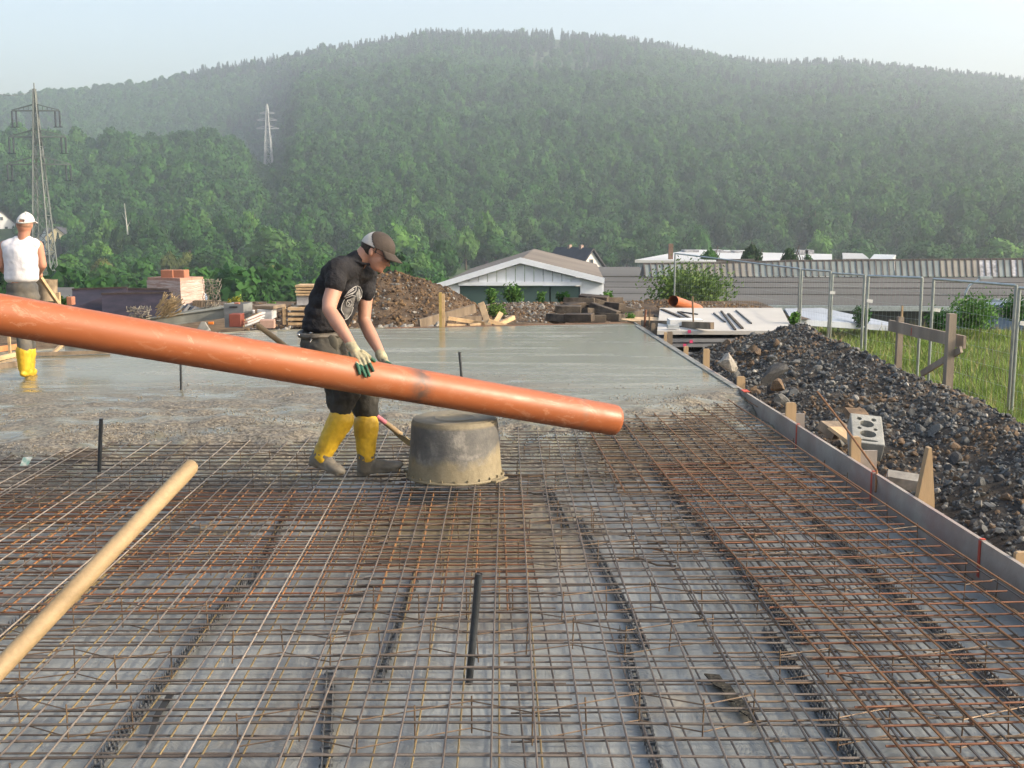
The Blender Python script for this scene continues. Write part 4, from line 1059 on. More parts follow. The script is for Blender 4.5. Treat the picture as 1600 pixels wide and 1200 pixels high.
for i in range(120):
    y = 3.4 + 13.2*random.random(); x = xform_line(y) + .12 + random.random()*1.25; s = random.uniform(.035, .07)*(1+.03*y)
    if i < 6: y = random.uniform(10.5, 13.5); x = xform_line(y) + random.uniform(.3, 1.2); s = random.uniform(.09, .13)
    mi = pick_berm(np.random.default_rng(i), (x, y)); o = link('rock', random.choice(rocks_me)); o.location = (x, y, zberm(x, y) + s*.1)
    o.rotation_euler = [random.uniform(0, 6) for _ in range(3)]; o.scale = (s, s, s); o.material_slots[0].link = 'OBJECT'; o.material_slots[0].material = SG[mi]
    sec = next(t_ for lim, t_ in ((4.8, 'at the right picture edge'), (6.2, 'near the stake at the right picture edge'), (7.8, 'near the large pointed stake'), (9.4, 'near the hollow block'), (11.2, 'near the stake left of the rusty bar'), (13, 'near the biggest rock slab'), (99, 'near the panel stack')) if y < lim)
    lo_ = x - xform_line(y); part_ = 'low by the board' if lo_ < .5 else 'halfway up the rubble' if lo_ < .95 else 'high on the rubble'
    setp(o, f"{'big' if s > .08 else 'smaller'} {DESC[mi]} stone {part_} {sec}", 'stone', 'larger stones in the rubble heap')
o = link('rock', rocks_me[2]); o.location = P(1137, 567, 12.4); o.scale = (.19, .16, .20); o.rotation_euler = (.4, .7, .3); o.material_slots[0].link = 'OBJECT'; o.material_slots[0].material = SG[4]
setp(o, 'big pale rock beside the formwork at the near end of the slab stack', 'rock')
o = link('rock', rocks_me[1]); o.location = P(1208, 584, 11.4); o.scale = (.24, .12, .13); o.material_slots[0].link = 'OBJECT'; o.material_slots[0].material = SG[1]; o.rotation_euler = (.2, -.5, .5); setp(o, 'largest dark blue grey slab of rock, low in the rubble heap', 'rock')
o = link('rock', rocks_me[0]); o.location = P(1214, 603, 11.0); o.scale = (.11, .11, .12); o.rotation_euler = (.2, .2, 2); o.material_slots[0].link = 'OBJECT'; o.material_slots[0].material = SG[2]
setp(o, 'rounded brown rock just below the largest dark slab of rock', 'rock')

# ================================================================ SITE THINGS BEHIND THE SLAB
DIRT = M('brown_dirt', (.075, .048, .028), .95, .5, 2.2, .9, 18, col2=(.17, .11, .06), bdist=.04, fine=.5)
DS = [M('dirt_clod', (.10, .062, .034), .95, .3, 9, .5, 30), M('dirt_clod_dark', (.07, .045, .027), .95, .3, 9), SG[3], SG[4], M('ochre_clod', (.17, .105, .05), .95, .3, 9)]
def mound(label, name, cx, cy, outline, depth, nst, seed, smax=.05, mats=DS, pr=(.40, .26, .10, .04, .20), earth=DIRT):
    "outline: list of (px, py) of the crest at Y=cy; ridge running across the view, falling off to both sides"
    o = thing(name, label, 'earth heap', (P(cx, 500, cy).x, cy, -.32)); px = [p[0] for p in outline]
    pw = [P(a, b, cy) for a, b in outline]; xs = [p.x for p in pw]; zs = [p.z for p in pw]
    def z(x, y):
        h = ip(x, xs, zs) + .32; t_ = abs(y-cy)/depth
        return -.33 + h*max(0, 1 - t_**1.15) + (.05*fbm(x*2, y*2, seed, 4) + .03*fbm(x*7, y*7, seed, 3))*min(1, h)
    n1, n2 = 110, 50; t = MB()
    for j in range(n2+1):
        y = cy - depth*1.1 + 2.2*depth*j/n2
        for i in range(n1+1):
            x = xs[0] - .3 + (xs[-1]-xs[0]+.6)*i/n1; t.v.append(tuple(loc_of(o, (x, y, z(x, y)))))
    t.f = [(j*(n1+1)+i, j*(n1+1)+i+1, (j+1)*(n1+1)+i+1, (j+1)*(n1+1)+i) for j in range(n2) for i in range(n1)]; t.m = [0]*len(t.f)
    t.build('earth', earth, o, smooth=True, kind='stuff')
    pts = []; sz = []
    for i in range(nst):
        x = random.uniform(xs[0], xs[-1]); y = cy + depth*random.uniform(-1, .25); s = .012 + (smax-.012)*random.random()**3
        pts.append(tuple(loc_of(o, (x, y, z(x, y))))); sz.append(s)
    stones('clods', pts, sz, mats, lambda r, p: int(r.choice(5, p=list(pr))), parent=o, seed=seed); return o
mound('tall brown earth mound behind the man in black', 'earth_mound', 620, 22.6, [(405, 512), (440, 487), (480, 462), (520, 445), (560, 436), (600, 427), (622, 425), (650, 432), (700, 450), (740, 474), (770, 492), (800, 508)], 3.3, 6500, 3, .07)
mound('low gravelly bank left of the dark sleepers', 'earth_bank', 800, 24.0, [(700, 490), (745, 480), (780, 474), (850, 473), (900, 474), (960, 470), (1000, 474)], 2.6, 3200, 4, .06, pr=(.2, .14, .3, .22, .14))
mound('low ochre bank beneath the big green bush', 'earth_bank', 1040, 25.5, [(930, 480), (970, 473), (1010, 470), (1060, 468), (1110, 474), (1160, 476), (1200, 484)], 2.4, 2600, 5, .06, pr=(.28, .12, .05, .05, .50))
mound('low brown bank behind the rubbish at left', 'earth_bank', 330, 25.5, [(60, 496), (150, 492), (230, 487), (330, 476), (400, 474), (440, 478)], 2.2, 1500, 6)

def boxthing(name, label, cat, px0, px1, py0, py1, Y, depth, mt, rz=0, group=None, z=None, part='body', taper=1, parent=None):
    "box whose front face covers the given pixels at distance Y"
    a, b = P(px0, py1, Y), P(px1, py0, Y); W_ = b.x-a.x; H = b.z-a.z
    if rz: W_ = W_/math.cos(rz)
    o = MB().box((0, depth/2, H/2), (W_, depth, H), taper=taper).build(name, mt); o.location = ((a.x+b.x)/2, Y, a.z); o.rotation_euler = (0, 0, rz)
    bv = o.modifiers.new('b', 'BEVEL'); bv.width = min(.008, H*.1, W_*.1); bv.segments = 1
    return setp(o, label, cat, group)
# wrapped brick pallet
BRICK = M('hollow_brick', (.36, .15, .09), .85, .15, 6, .4, 30); BRICK2 = M('pale_brick', (.42, .24, .18), .85, .15, 6, .4, 30)
m, N, L, B = newmat('shrink_wrap'); WRAP = m; tc = N.new('ShaderNodeTexCoord').outputs['Object']
fc = N.new('ShaderNodeValToRGB'); L.new(ramp(N, L, noisetex(N, L, tc, 3, 8, .7, (1, 1, 9), 1), [(.35, (.36, .22, .17)), (.65, (.60, .50, .45))]), B.inputs['Base Color'])
B.inputs['Roughness'].default_value = .25; bumpn(N, L, B, noisetex(N, L, tc, 4, 6, .7, (1, 1, 8), 1.5), .9, .03)
def pallet_stack():
    Y = 20.5; a, b = P(228, 484, Y), P(305, 434, Y); cx = (a.x+b.x)/2
    rz = math.radians(-26)
    o = thing('brick_pallet', 'pallet of bricks wrapped in clear film with two loose packs on top', 'brick pallet', (cx, Y+.35, a.z), rz)
    H = b.z-a.z; w1, d1 = .78, .62
    rows = 4; hh = H/rows
    for i in range(rows):
        for j in range(3):
            for k in range(2):
                MB().box(((j-1)*w1/3, (k-.5)*d1/2, hh*(i+.5)), (w1/3-.006, d1/2-.006, hh-.008)).build('brick', BRICK2, o)
    film = MB(); film.box((0, 0, H*.46), (w1+.02, d1+.02, H*.90)); film.build('film', WRAP, o)
    MB().box((0, 0, -.06), (w1+.05, d1+.05, .1)).build('pallet', WOODOLD, o)
pallet_stack()
for px0, px1, lb in ((251, 270, 'left loose brick pack on top of the wrapped pallet'), (269, 288, 'right loose brick pack on top of the wrapped pallet')):
    boxthing('brick_pack', lb, 'brick', px0, px1, 422, 438, 20.6, .22, BRICK, rz=-.15)
# dark shuttering boards, leaning
PURP = M('dark_shutter_board', (.035, .026, .034), .5, .4, 3, .1, 8, fine=.3, stretch=(1, 1, 4))
for i, (q, Y0, Y1, lb) in enumerate(((((112, 482), (190, 500), (199, 449), (113, 452)), 19.2, 19.9, 'left dark purple shuttering board leaning behind the orange pipe'),
                       (((160, 492), (250, 496), (268, 457), (159, 459)), 18.7, 19.3, 'front dark purple shuttering board, nearest to the pipe'),
                       (((192, 480), (262, 480), (264, 452), (199, 451)), 19.6, 20.1, 'rear dark shuttering board beside the brick pallet'))):
    pp = [P(*q[0], Y0), P(*q[1], Y0), P(*q[2], Y1), P(*q[3], Y1)]
    o = thing('shuttering_board', lb, 'board', pp[0]); MB().prism(Lq(o, pp), (0, .03, -.01)).build('panel', PURP, o)
    MB().beam(loc_of(o, pp[2] + Vector((0, -.015, 0))), loc_of(o, pp[3] + Vector((0, -.015, 0))), .03, .03).build('edge_strip', M('board_edge', (.06, .045, .04)), o)
# concrete tub far left on the bank
o = thing('rusty_drum', 'mud covered open drum right of the man in the white vest', 'drum', P(75, 470, 17.5))
t = MB(); t.lathe([(.14, 0), (.155, .3), (.16, .33), (.15, .33), (.14, .05), (0.01, .04)], n=24); t.build('drum', M('muddy_drum', (.27, .21, .14), .9, .4, 6, .5, 25), o, smooth=True)
boxthing('timber_offcut', 'pale offcut standing beside the muddy drum', 'board', 88, 93, 457, 476, 17.0, .04, WOODX)
boxthing('terracotta_block', 'small terracotta block at the left end of the dark boards', 'brick', 104, 112, 464, 477, 18.5, .15, BRICK)
# chaotic heap of steel beams at x 200-350
GB = M('painted_steel_beam', (.20, .21, .19), .6, .3, 3, .1, 20)
for (a, b, Y, wd, lb) in (((232, 505), (352, 488), 18.6, .16, 'grey green steel beam, lowest of the pile behind the pipe'),
                      ((205, 500), (345, 484), 18.9, .07, 'grey steel rail above the lowest beam'),
                      ((255, 497), (340, 480), 19.2, .07, 'second steel rail on the beam pile'),
                      ((300, 492), (350, 482), 19.0, .09, 'short grey beam at the right end of the beam pile')):
    p0, p1 = P(*a, Y), P(*b, Y+.3); o = thing('steel_beam', lb, 'steel beam', p0)
    e = loc_of(o, p1); MB().beam((0, 0, 0), e, .02, wd).build('web', GB, o)
    for s in (-1, 1): MB().beam(Vector((0, 0, s*wd/2)), e + Vector((0, 0, s*wd/2)), wd*.6, .018).build('flange', GB, o)
t = MB(); p = P(300, 484, 19.5)
for i in range(8): t.tube([p + Vector((-.4+.1*i, 0, -.1)), p + Vector((-.35+.11*i, .2, .05*math.sin(i))), p + Vector((-.2+.12*i, .5, -.12))], .05, 6)
setp(t.build('black_sheet', M('black_tarp', (.05, .055, .065), .4)), 'crumpled black plastic sheet on the beam pile', 'sheet')
def meshroll(label, px, py0, py1, Y, wd, n, mt, wild, name='wire_mesh_roll'):
    a, b = P(px, py1, Y), P(px, py0, Y); H = b.z - a.z; rg = random.Random(int(px)); o = thing(name, label, 'wire mesh', a); t = MB()
    for k in range(n):
        x = -wd/2 + wd*k/(n-1); t.tube([(x + wild*rg.uniform(-1, 1)*.5*j/5, rg.uniform(-.1, .1), H*j/5) for j in range(6)], .006, 4)
    for k in range(int(n*1.1)):
        z = H*(k+.5)/(n*1.1); t.tube([(-wd/2 + wd*j/5 + wild*rg.uniform(-.2, .2), rg.uniform(-.1, .1), z + wild*rg.uniform(-.3, .3)) for j in range(6)], .006, 4)
    t.build('wires', mt, o, kind='stuff')
PW = M('pale_wire', (.20, .18, .14), .6, .3, 9)
meshroll('tangled column of pale wire mesh standing beside the grey crate', 332, 436, 484, 19.3, .26, 12, PW, .12)
meshroll('loose scrap of wire mesh in front of the dark boards', 218, 478, 500, 17.9, .34, 9, PW, .05, 'wire_mesh_scrap')
# straw / cuttings heap, jumbled laths
t = MB()
for i in range(60):
    p = P(250 + random.uniform(-8, 14), random.uniform(478, 498), 18.4); t.tube([p, p + Vector((random.uniform(.05, .35), random.uniform(-.1, .1), random.uniform(.05, .3)))], .007, 4)
setp(t.build('lath_heap', M('straw', (.36, .27, .15), .9, .4, 9), kind='stuff'), 'heap of splintered laths leaning by the dark boards', 'lath heap')
for (a, b, Y, lb) in (((270, 476), (268, 459), 18.8, 'upright thin lath beside the brick pallet'), ((274, 478), (272, 462), 18.9, 'second thin lath beside the brick pallet')):
    setp(MB().beam(P(*a, Y), P(*b, Y), .03, .02).build('lath', WOODX), lb, 'lath')
t = thing('cable_reel', 'pale blue round reel right behind the brick pallet', 'reel', P(306, 470, 21.2)); mb = MB(); mb.lathe([(.03, -.05), (.22, -.05), (.22, .05), (.03, .05)], n=24, close=True); q = mb.build('reel', M('pale_blue', (.35, .45, .6), .5), t, smooth=True); q.rotation_euler = (1.4, .3, 0)
o = thing('slatted_crate', 'small slatted wooden crate left of the wire mesh column', 'crate', P(318, 482, 20.6))
for i in range(7): MB().box((-.14+.05*i, 0, .07), (.04, .25, .16)).build('slat', WOODOLD, o)
# grey crates stack
GC = M('grey_crate', (.20, .21, .21), .6, .15, 5); RC = M('red_crate', (.22, .06, .04), .6, .2, 5)
def crate(label, px0, px1, py0, py1, Y, mt, dp=.4, open_=True):
    a, b = P(px0, py1, Y), P(px1, py0, Y); W_, H = b.x-a.x, b.z-a.z; o = thing('plastic_crate', label, 'crate', ((a.x+b.x)/2, Y, a.z), -.12)
    w_ = .02
    for (c, s) in (((0, 0, H/2), (W_, w_, H)), ((0, dp, H/2), (W_, w_, H))): MB().box(c, s).build('side', mt, o)
    for s_ in (-1, 1): MB().box((s_*(W_/2-w_/2), dp/2, H/2), (w_, dp-w_, H-.004)).build('side', mt, o)
    MB().box((0, dp/2, .012), (W_-2*w_, dp-w_, .02)).build('base', mt, o); MB().box((0, -.018, H*.72), (W_*.4, .014, H*.12)).build('handle', BLACKP, o)
crate('grey plastic crate, upper of the stack right of the wire column', 350, 381, 475, 491, 18.4, GC)
crate('grey plastic crate, lower of the stack right of the wire column', 351, 380, 491.5, 512, 18.4, GC)
boxthing('red_box', 'small dark red box in front of the grey crates', 'box', 358, 376, 491, 511, 18.05, .25, RC)
boxthing('brick_pack', 'orange brick lying inside the upper grey crate', 'brick', 366, 373, 473, 476.5, 18.6, .1, BRICK)
boxthing('grey_board', 'tilted grey board lid on the block stack left of the man in black', 'board', 396, 428, 478, 483, 18.3, .5, WOODOLD, rz=-.2)
boxthing('grey_block', 'pale grey aerated block under the grey board lid', 'block', 402, 425, 483.5, 499, 18.3, .35, M('aerated_block', (.42, .43, .44), .9))
boxthing('pink_block', 'pinkish stone block at the slab edge by the wooden handle', 'block', 406, 428, 500, 513.5, 17.75, .2, M('pink_stone', (.42, .27, .21), .9, .15, 8), rz=.1)
boxthing('white_box', 'small white box between the crates and the grey block', 'box', 388, 396, 485, 490, 18.8, .1, WHITER)
# firewood bundle
o = thing('lath_bundle', 'bundle of reddish white laths between crates and pink block', 'wood bundle', P(380, 512, 18.0))
for i in range(9): MB().beam((.0+.03*(i % 3), .05*(i//3), .02+.045*(i//3)+.01*(i % 3)), (.26+.03*(i % 3), .1+.05*(i//3), .14+.045*(i//3)), .03, .025).build('lath', random.choice([WOODX, BRICK2, WHITER]), o)
# pale rubble stones on far edge
i = 0
for (x0, x1) in ((292, 352), (428, 466), (592, 645), (668, 690)):
    for k in range(int((x1-x0)/5)):
        px = x0 + (x1-x0)*random.random(); Y = yfar(P(px, 510, 17.5).x) + random.uniform(.15, .55)
        o = link('rubble_stone', random.choice(rocks_me)); s = random.uniform(.04, .085); p = P(px, 505, Y); o.location = (p.x, Y, -.05+random.uniform(-.03, .05)); o.scale = (s*1.3, s, s); o.rotation_euler = [random.uniform(0, 6) for _ in range(3)]
        o.material_slots[0].link = 'OBJECT'; o.material_slots[0].material = SG[4]
        setp(o, {292: 'pale rubble stone near the crates at the far slab edge', 428: 'pale rubble stone under the wooden crate stack', 592: 'pale rubble stone at the foot of the earth mound', 668: 'pale rubble stone by the timber pile'}[x0], 'stone', f'pale stones at the far slab edge, cluster {["crates","crate stack","mound","timber"][[292,428,592,668].index(x0)]}')
boxthing('grey_slab_fragment', 'triangular grey slab fragment in front of the beam pile', 'rubble', 306, 328, 503, 517, 17.45, .06, M('slab_grey', (.3, .29, .26), .9), taper=.3)
boxthing('orange_cup', 'small bright orange lid in front of the beam pile', 'lid', 325, 333, 503, 507, 17.7, .05, M('bright_orange', (.8, .22, .03), .5))
# far-left wooden crate stack / pallets at 448-500
o = thing('pallet_stack', 'stack of wooden pallets and a grey block left of the man in black', 'pallets', P(478, 505, 19.5)); o.location.z = -.3
pz_ = lambda y, Y=19.5: P(478, y, Y).z + .3
for k, y in enumerate((504, 497, 489, 481)): MB().box((-.05, 0, pz_(y)), (.42, .5, .045)).build('slat', WOODX, o)
MB().box((-.33, -.2, pz_(491)), (.05, .06, .32)).build('post', WOODX, o)
MB().box((.05, .1, pz_(469)), (.36, .4, .16)).build('block', M('aerated_block2', (.38, .38, .38), .9), o)
for k, y in enumerate((459.5, 455, 450.5, 446.5)): MB().box((.08, .1, pz_(y)), (.42+.03*(k % 2), .5, .032)).build('board', WOODX, o)
# timber pile
def plank(a, b, Y0, Y1, wd, th, mt, lb, up=(0, 0, 1)):
    p0, p1 = P(*a, Y0), P(*b, Y1); o = MB().beam((0, 0, 0), p1-p0, wd, th, up).build('timber_plank', mt); o.location = p0; setp(o, lb, 'plank')
plank((655, 506), (742, 482), 18.6, 19.4, .05, .15, WOODOLD, 'broad weathered plank rising to the right in the timber pile')
plank((700, 497), (760, 506), 18.4, 18.6, .05, .06, WOODX, 'thin pale lath across the timber pile')
plank((712, 500), (752, 498), 18.8, 19.0, .05, .10, WOODOLD, 'brown plank behind the thin lath in the timber pile')
plank((764, 510), (752, 474), 18.3, 18.7, .10, .05, WOODX, 'pale plank standing up steeply at the timber pile', up=(0, 1, 0))
plank((774, 504), (783, 489), 18.4, 18.5, .08, .05, WOODX, 'short pale block leaning right of the standing plank', up=(0, 1, 0))
plank((776, 508), (803, 496), 18.5, 18.8, .06, .07, WOODX, 'pale offcut lying across at the right end of the timber pile')
plank((763, 501), (792, 510), 18.35, 18.4, .05, .06, WOODX, 'pale offcut crossing under the right end of the timber pile')
plank((733, 509), (750, 507), 18.3, 18.4, .08, .05, WOODX, 'small pale offcut at the foot of the standing plank')
plank((698, 508), (726, 509), 18.3, 18.4, .08, .05, WOODX, 'small pale offcut right of the yellowish post')
boxthing('dark_lump', 'black lump of bitumen at the left end of the timber pile', 'lump', 664, 682, 500, 510, 18.9, .2, SG[1], taper=.6)
# yellow post standing in concrete
o = thing('screed_post', 'yellowish timber post standing in the smooth concrete', 'post', G(691, 513, -.02)); b = G(691, 513, -.02); H = P(690, 457, b.y).z + .02
MB().box((-.025, 0, H/2), (.045, .05, H)).build('post', M('yellow_timber', (.42, .30, .10), .6, .2, 6), o); MB().box((.022, .004, H/2-.01), (.045, .04, H-.02)).build('post', WOODX, o)
# dark sleepers
WOODDK2 = M('tarred_wood_worn', (.06, .047, .036), .85, .45, 4, .7, 30, col2=(.15, .12, .09), fine=.5)
def sleeper(q, Y, Ln, az, lb, h=.16, wd=.26, tilt=0):
    h *= .82; wd *= .85; Ln *= .9; p = P(*q, Y); o = MB().box((0, 0, 0), (Ln, wd, h)).build('railway_sleeper', random.choice([WOODDARK, WOODDK2])); o.location = p; o.rotation_euler = (random.uniform(-.12, .12), tilt + random.uniform(-.06, .06), az); bv = o.modifiers.new('b', 'BEVEL'); bv.width = .007; bv.segments = 1; setp(o, lb, 'sleeper')
for a in (((878, 497), 19.6, .62, -.75, 'sleeper lying lowest at the left end of the pile'), ((905, 496), 19.3, .55, -.35, 'bottom sleeper second from the left, long side to the slab'),
          ((922, 498), 19.9, .6, .1, 'bottom sleeper in the middle of the pile'), ((950, 495), 20.0, .5, -.3, 'bottom sleeper third from the right'),
          ((973, 496), 20.3, .5, .8, 'bottom sleeper right of the centre showing its end'), ((988, 492), 20.8, .6, 1.1, 'sleeper at the far right end of the pile'),
          ((888, 483), 19.8, .50, -.1, 'left sleeper of the second layer'), ((925, 481), 20.3, .8, -.55, 'long slanting sleeper of the second layer', .16, .24, .25),
          ((945, 485), 20.1, .6, -.5, 'slanting sleeper right in the second layer', .16, .24, .3), ((965, 485), 20.9, .5, .6, 'sleeper behind the slanting ones', .15, .24),
          ((905, 471), 20.4, .62, -.15, 'left sleeper of the top layer'), ((928, 467), 20.8, .6, -.3, 'topmost sleeper of the pile'), ((955, 470), 21.0, .45, .5, 'right sleeper of the top layer')):
    sleeper(*a)
for (q, Y, Ln, az, lb) in (((868, 499), 19.9, .4, .9, 'sleeper end poking out at the lower left corner of the pile'), ((912, 489), 20.2, .5, -.9, 'short sleeper wedged between bottom and second layer'),
        ((938, 474), 20.6, .55, .35, 'sleeper crossing under the topmost one'), ((975, 483), 20.9, .45, .2, 'sleeper leaning at the right side of the pile'),
        ((898, 478), 20.2, .42, .5, 'short sleeper at the left of the third layer'), ((958, 478), 20.5, .5, -.8, 'sleeper slanting down at the right of the top layer')):
    sleeper(q, Y, Ln, az, lb, .15, .24, random.uniform(-.2, .25))
# ---- white precast panel stack
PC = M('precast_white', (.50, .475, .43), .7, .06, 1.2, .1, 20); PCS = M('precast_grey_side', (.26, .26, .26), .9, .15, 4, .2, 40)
def panel(lb, py_front, th, mt=PC, dx=0, dd=0):
    z = P(0, py_front, 16.3).z; zt_ = P(0, 517, 16.3).z
    q0 = Vector((P(1027, 517, 16.3).x, 16.3, z)); q1 = Vector((P(1240, 517, 16.3).x, 16.3, z)); b1_ = G(1221, 481, zt_); b0_ = G(1031, 481, zt_); b1_.z = b0_.z = z; q2, q3 = b1_, b0_
    o = MB().prism([q0, q1, q2, q3], (0, 0, -th)).build('precast_slab', [mt]); setp(o, lb, 'concrete panel')
    return o
for lb, py, th, dd in (('white topped precast concrete panel, topmost of the stack', 517, .055, 0), ('precast panel second from the top of the stack', 529.5, .05, 0),
                   ('precast panel third from the top of the stack', 537, .05, 0), ('precast panel lowest visible in the stack', 551, .06, 0)):
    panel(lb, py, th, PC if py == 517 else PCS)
for k, (px, py) in enumerate(((1070, 523), (1150, 523), (1215, 523), (1080, 545), (1150, 545))):
    o = MB().box((0, 1.7, 0), (.08, 3.3, .055)).build('spacer_timber', WOODDARK); o.location = P(px, py+1, 16.45); setp(o, ['left', 'middle', 'right', 'lower left', 'lower right'][k] + ' spacer timber between the white precast panels', 'timber')
for (px, py) in ((1077, 516), (1080, 531.5), (1070, 537.5)):
    o = MB().box((0, -.003, 0), (.045, .004, .045)).build('pink_mark', M('pink_spray', (.75, .07, .18), .6)); o.location = P(px, py + 2, 16.285); setp(o, {516: 'pink sprayed mark on the edge of the top panel', 531.5: 'pink sprayed mark on the second panel', 537.5: 'pink sprayed mark low at the slab stack'}[py], 'paint mark')
zt = P(0, 517, 16.3).z + .012
for (a, b, w_, lb) in (((1034, 483), (1075, 500), .06, 'long dark bar lying at the left on the white panel'), ((1060, 487), (1092, 505), .04, 'dark bar beside the long one on the white panel'),
                      ((1062, 487), (1090, 491), .02, 'thin bar lying crosswise at the left on the white panel'), ((1115, 489), (1133, 503), .02, 'thin short bar in the middle of the white panel'),
                      ((1127, 486), (1149, 515), .03, 'first long bar right of the middle on the white panel'), ((1138, 490), (1160, 513), .04, 'thicker bar right of the middle on the white panel'),
                      ((1150, 485), (1174, 505), .02, 'rightmost thin bar on the white panel')):
    p0, p1 = G(*a, zt), G(*b, zt); o = MB().beam((0, 0, 0), p1-p0, w_, .02).build('flat_bar', BLACKP if w_ < .03 else WOODDARK); o.location = p0; setp(o, lb, 'bar')
p = G(1065, 512, zt); o = MB().box((0, 0, .05), (.5, .35, .09)).build('foam_board', WHITER); o.location = G(1070, 508, zt); setp(o, 'white foam block at the front left of the top panel', 'foam block')
o = MB().box((0, 0, .035), (.17, .12, .05)).build('grey_block', M('g_block', (.36, .38, .38))); o.location = G(1050, 513, zt) + Vector((0, -.1, .0)); setp(o, 'small grey block in front of the white foam block', 'block')
o = thing('plywood_disc', 'pale round plywood sheet at the left front of the panel stack', 'plywood', G(1010, 500, .02)); MB().lathe([(.01, 0), (.42, 0), (.42, .015), (.01, .015)], n=28, close=True).build('disc', WOODX, o)
# second orange pipe far
a, b = P(1052, 470, 22.6), P(1086, 482, 23.6); d = (b-a)*1.15
o = thing('drain_pipe', 'short orange drain pipe lying behind the white panels', 'pipe', a)
OR2 = M('orange_pvc_far', (.42, .13, .05), .45, .15, 3); MB().tube([(0, 0, 0), d], .11, 18, cap=False).build('pipe_wall', OR2, o, smooth=True)
# other white panels right, behind the fence
q = [P(1228, 483, 21.5), P(1440, 517, 21.5), P(1350, 505, 27), P(1262, 481.5, 27)]
a, b = G(1228, 484, -.05), None
z_ = -.25
qq = [G(1226, 497, z_), G(1300, 521, z_), G(1440, 516, z_-.35), G(1275, 482, z_)]
o = MB().prism([G(1226, 482, -.3), G(1236, 498, -.3), G(1425, 511, -.7), G(1285, 481, -.3)], (0, 0, -.12)).build('roof_slab', M('pale_blue_panel', (.30, .34, .40), .7, .12, 1)); setp(o, 'pale bluish white panel lying behind the fence right of the panel stack', 'panel')

# ---- grass field
GR = leafmat('grass_blades', (.15, .23, .045), (.25, .34, .08), 0, (.95,)*3)
GRS = M('grass_seed', (.24, .22, .09), .9, .2, 5)
v = []; f = []; mi = []; n = 0
rg = np.random.default_rng(5)
while n < 105000:
    u = rg.uniform(1225, 1640); Y = 8.5 + 20*rg.random()**.8; x = (u-800)/F*Y*1.02
    if x < 5.3 + .3*math.sin(Y): continue
    if Y > 27 and rg.random() < .5: continue
    z = zground(x, Y); h = rg.uniform(.12, .34)*(1+.5*noise.noise(Vector((x*.6, Y*.6, 0)))); wd = .0025 + .0004*Y
    if rg.random() < .04: h *= 1.5; mm = 1
    else: mm = 0
    a = rg.uniform(0, 6.28); cx_, sy_ = math.cos(a)*wd, math.sin(a)*wd; lx, ly = rg.normal()*.07, rg.normal()*.07
    k = len(v); v += [(x-cx_, Y-sy_, z-.02), (x+cx_, Y+sy_, z-.02), (x+lx*.5+cx_*.7, Y+ly*.5+sy_*.7, z+h*.6), (x+lx*.5-cx_*.7, Y+ly*.5-sy_*.7, z+h*.6), (x+lx*1.6, Y+ly*1.6, z+h)]
    f += [(k, k+1, k+2, k+3), (k+3, k+2, k+4)]; mi += [mm, mm]; n += 1
me = bpy.data.meshes.new('meadow_grass'); me.from_pydata(v, [], f); me.materials.append(GR); me.materials.append(GRS); me.polygons.foreach_set('material_index', mi)
setp(link('meadow_grass', me, kind='stuff'), 'tall green meadow grass behind the fence', 'grass')
t = MB(); t.v = []; nx, ny = 40, 50
for j in range(ny+1):
    for i in range(nx+1):
        y = 6 + 24*j/ny; x = 5.0 + 20*i/nx; t.v.append((x, y, zground(x, y) + .015 + (0 if i else -.06)))
t.f = [(j*(nx+1)+i, j*(nx+1)+i+1, (j+1)*(nx+1)+i+1, (j+1)*(nx+1)+i) for j in range(ny) for i in range(nx)]; t.m = [0]*len(t.f)
t.build('meadow', M('meadow_soil', (.11, .165, .035), .95, .4, 3, .5, 20), kind='structure', smooth=True)
BUSHG = leafmat('bush_leaves', (.06, .12, .025), (.13, .20, .05), 0, (.95,)*3)
# ---- bushes and weeds (leafy)
def bush(label, px, ptop, pbot, Y, wpx, nleaf, leaf, mt, name='bush', stems=7, cat='bush'):
    a, b = P(px, pbot, Y), P(px, ptop, Y); H = b.z-a.z; R = wpx*Y/F/2; o = thing(name, label, cat, a); rg = np.random.default_rng(int(px)); mb = MB(); st = MB()
    tips = []
    for k in range(stems):
        an = 6.28*k/stems + rg.uniform(-.3, .3); rr = R*rg.uniform(.15, .8); t0 = Vector((math.cos(an)*rr, math.sin(an)*rr, H*rg.uniform(.6, 1.0)*(1-.35*(rr/R)**2)))
        st.tube([(0, 0, 0), t0*.5 + Vector((0, 0, H*.08)), t0], [.012*H+.004, .008*H+.002, .002], 4); tips.append(t0)
    for i in range(nleaf):
        tp = tips[rg.integers(len(tips))]; q = rg.uniform(.25, 1.03); p = tp*q + Vector(rg.normal(size=3))*R*(.20 if stems > 4 else .12)
        if p.z < .0: p.z = abs(p.z)
        nrm = Vector(rg.normal(size=3)).normalized(); a_ = nrm.orthogonal().normalized(); b_ = nrm.cross(a_); s = leaf*rg.uniform(.6, 1.3)
        mb.add([p - a_*s, p + b_*s*.45, p + a_*s, p - b_*s*.45], [(0, 1, 2, 3)])
    st.build('stems', BARK, o, fix=False, kind='stuff'); mb.build('foliage', mt, o, fix=False, kind='stuff')
bush('big round green bush in front of the long grey factory roof', 1078, 434, 482, 29, 150, 11000, .05, BUSHG, stems=44)
bush('leafy light green bush in front of the dark hall door', 802, 444, 476, 25.5, 42, 620, .045, LEAFL, stems=12)
bush('smaller leafy weed left in front of the dark hall door', 768, 450, 476, 25.2, 30, 380, .042, LEAFL, stems=9)
bush('thin green weed in the middle of the hall door', 845, 457, 474, 25.2, 18, 260, .04, LEAFL, stems=5)
bush('green weed left behind the dark sleepers', 882, 456, 476, 24.8, 28, 500, .045, LEAF, stems=8)
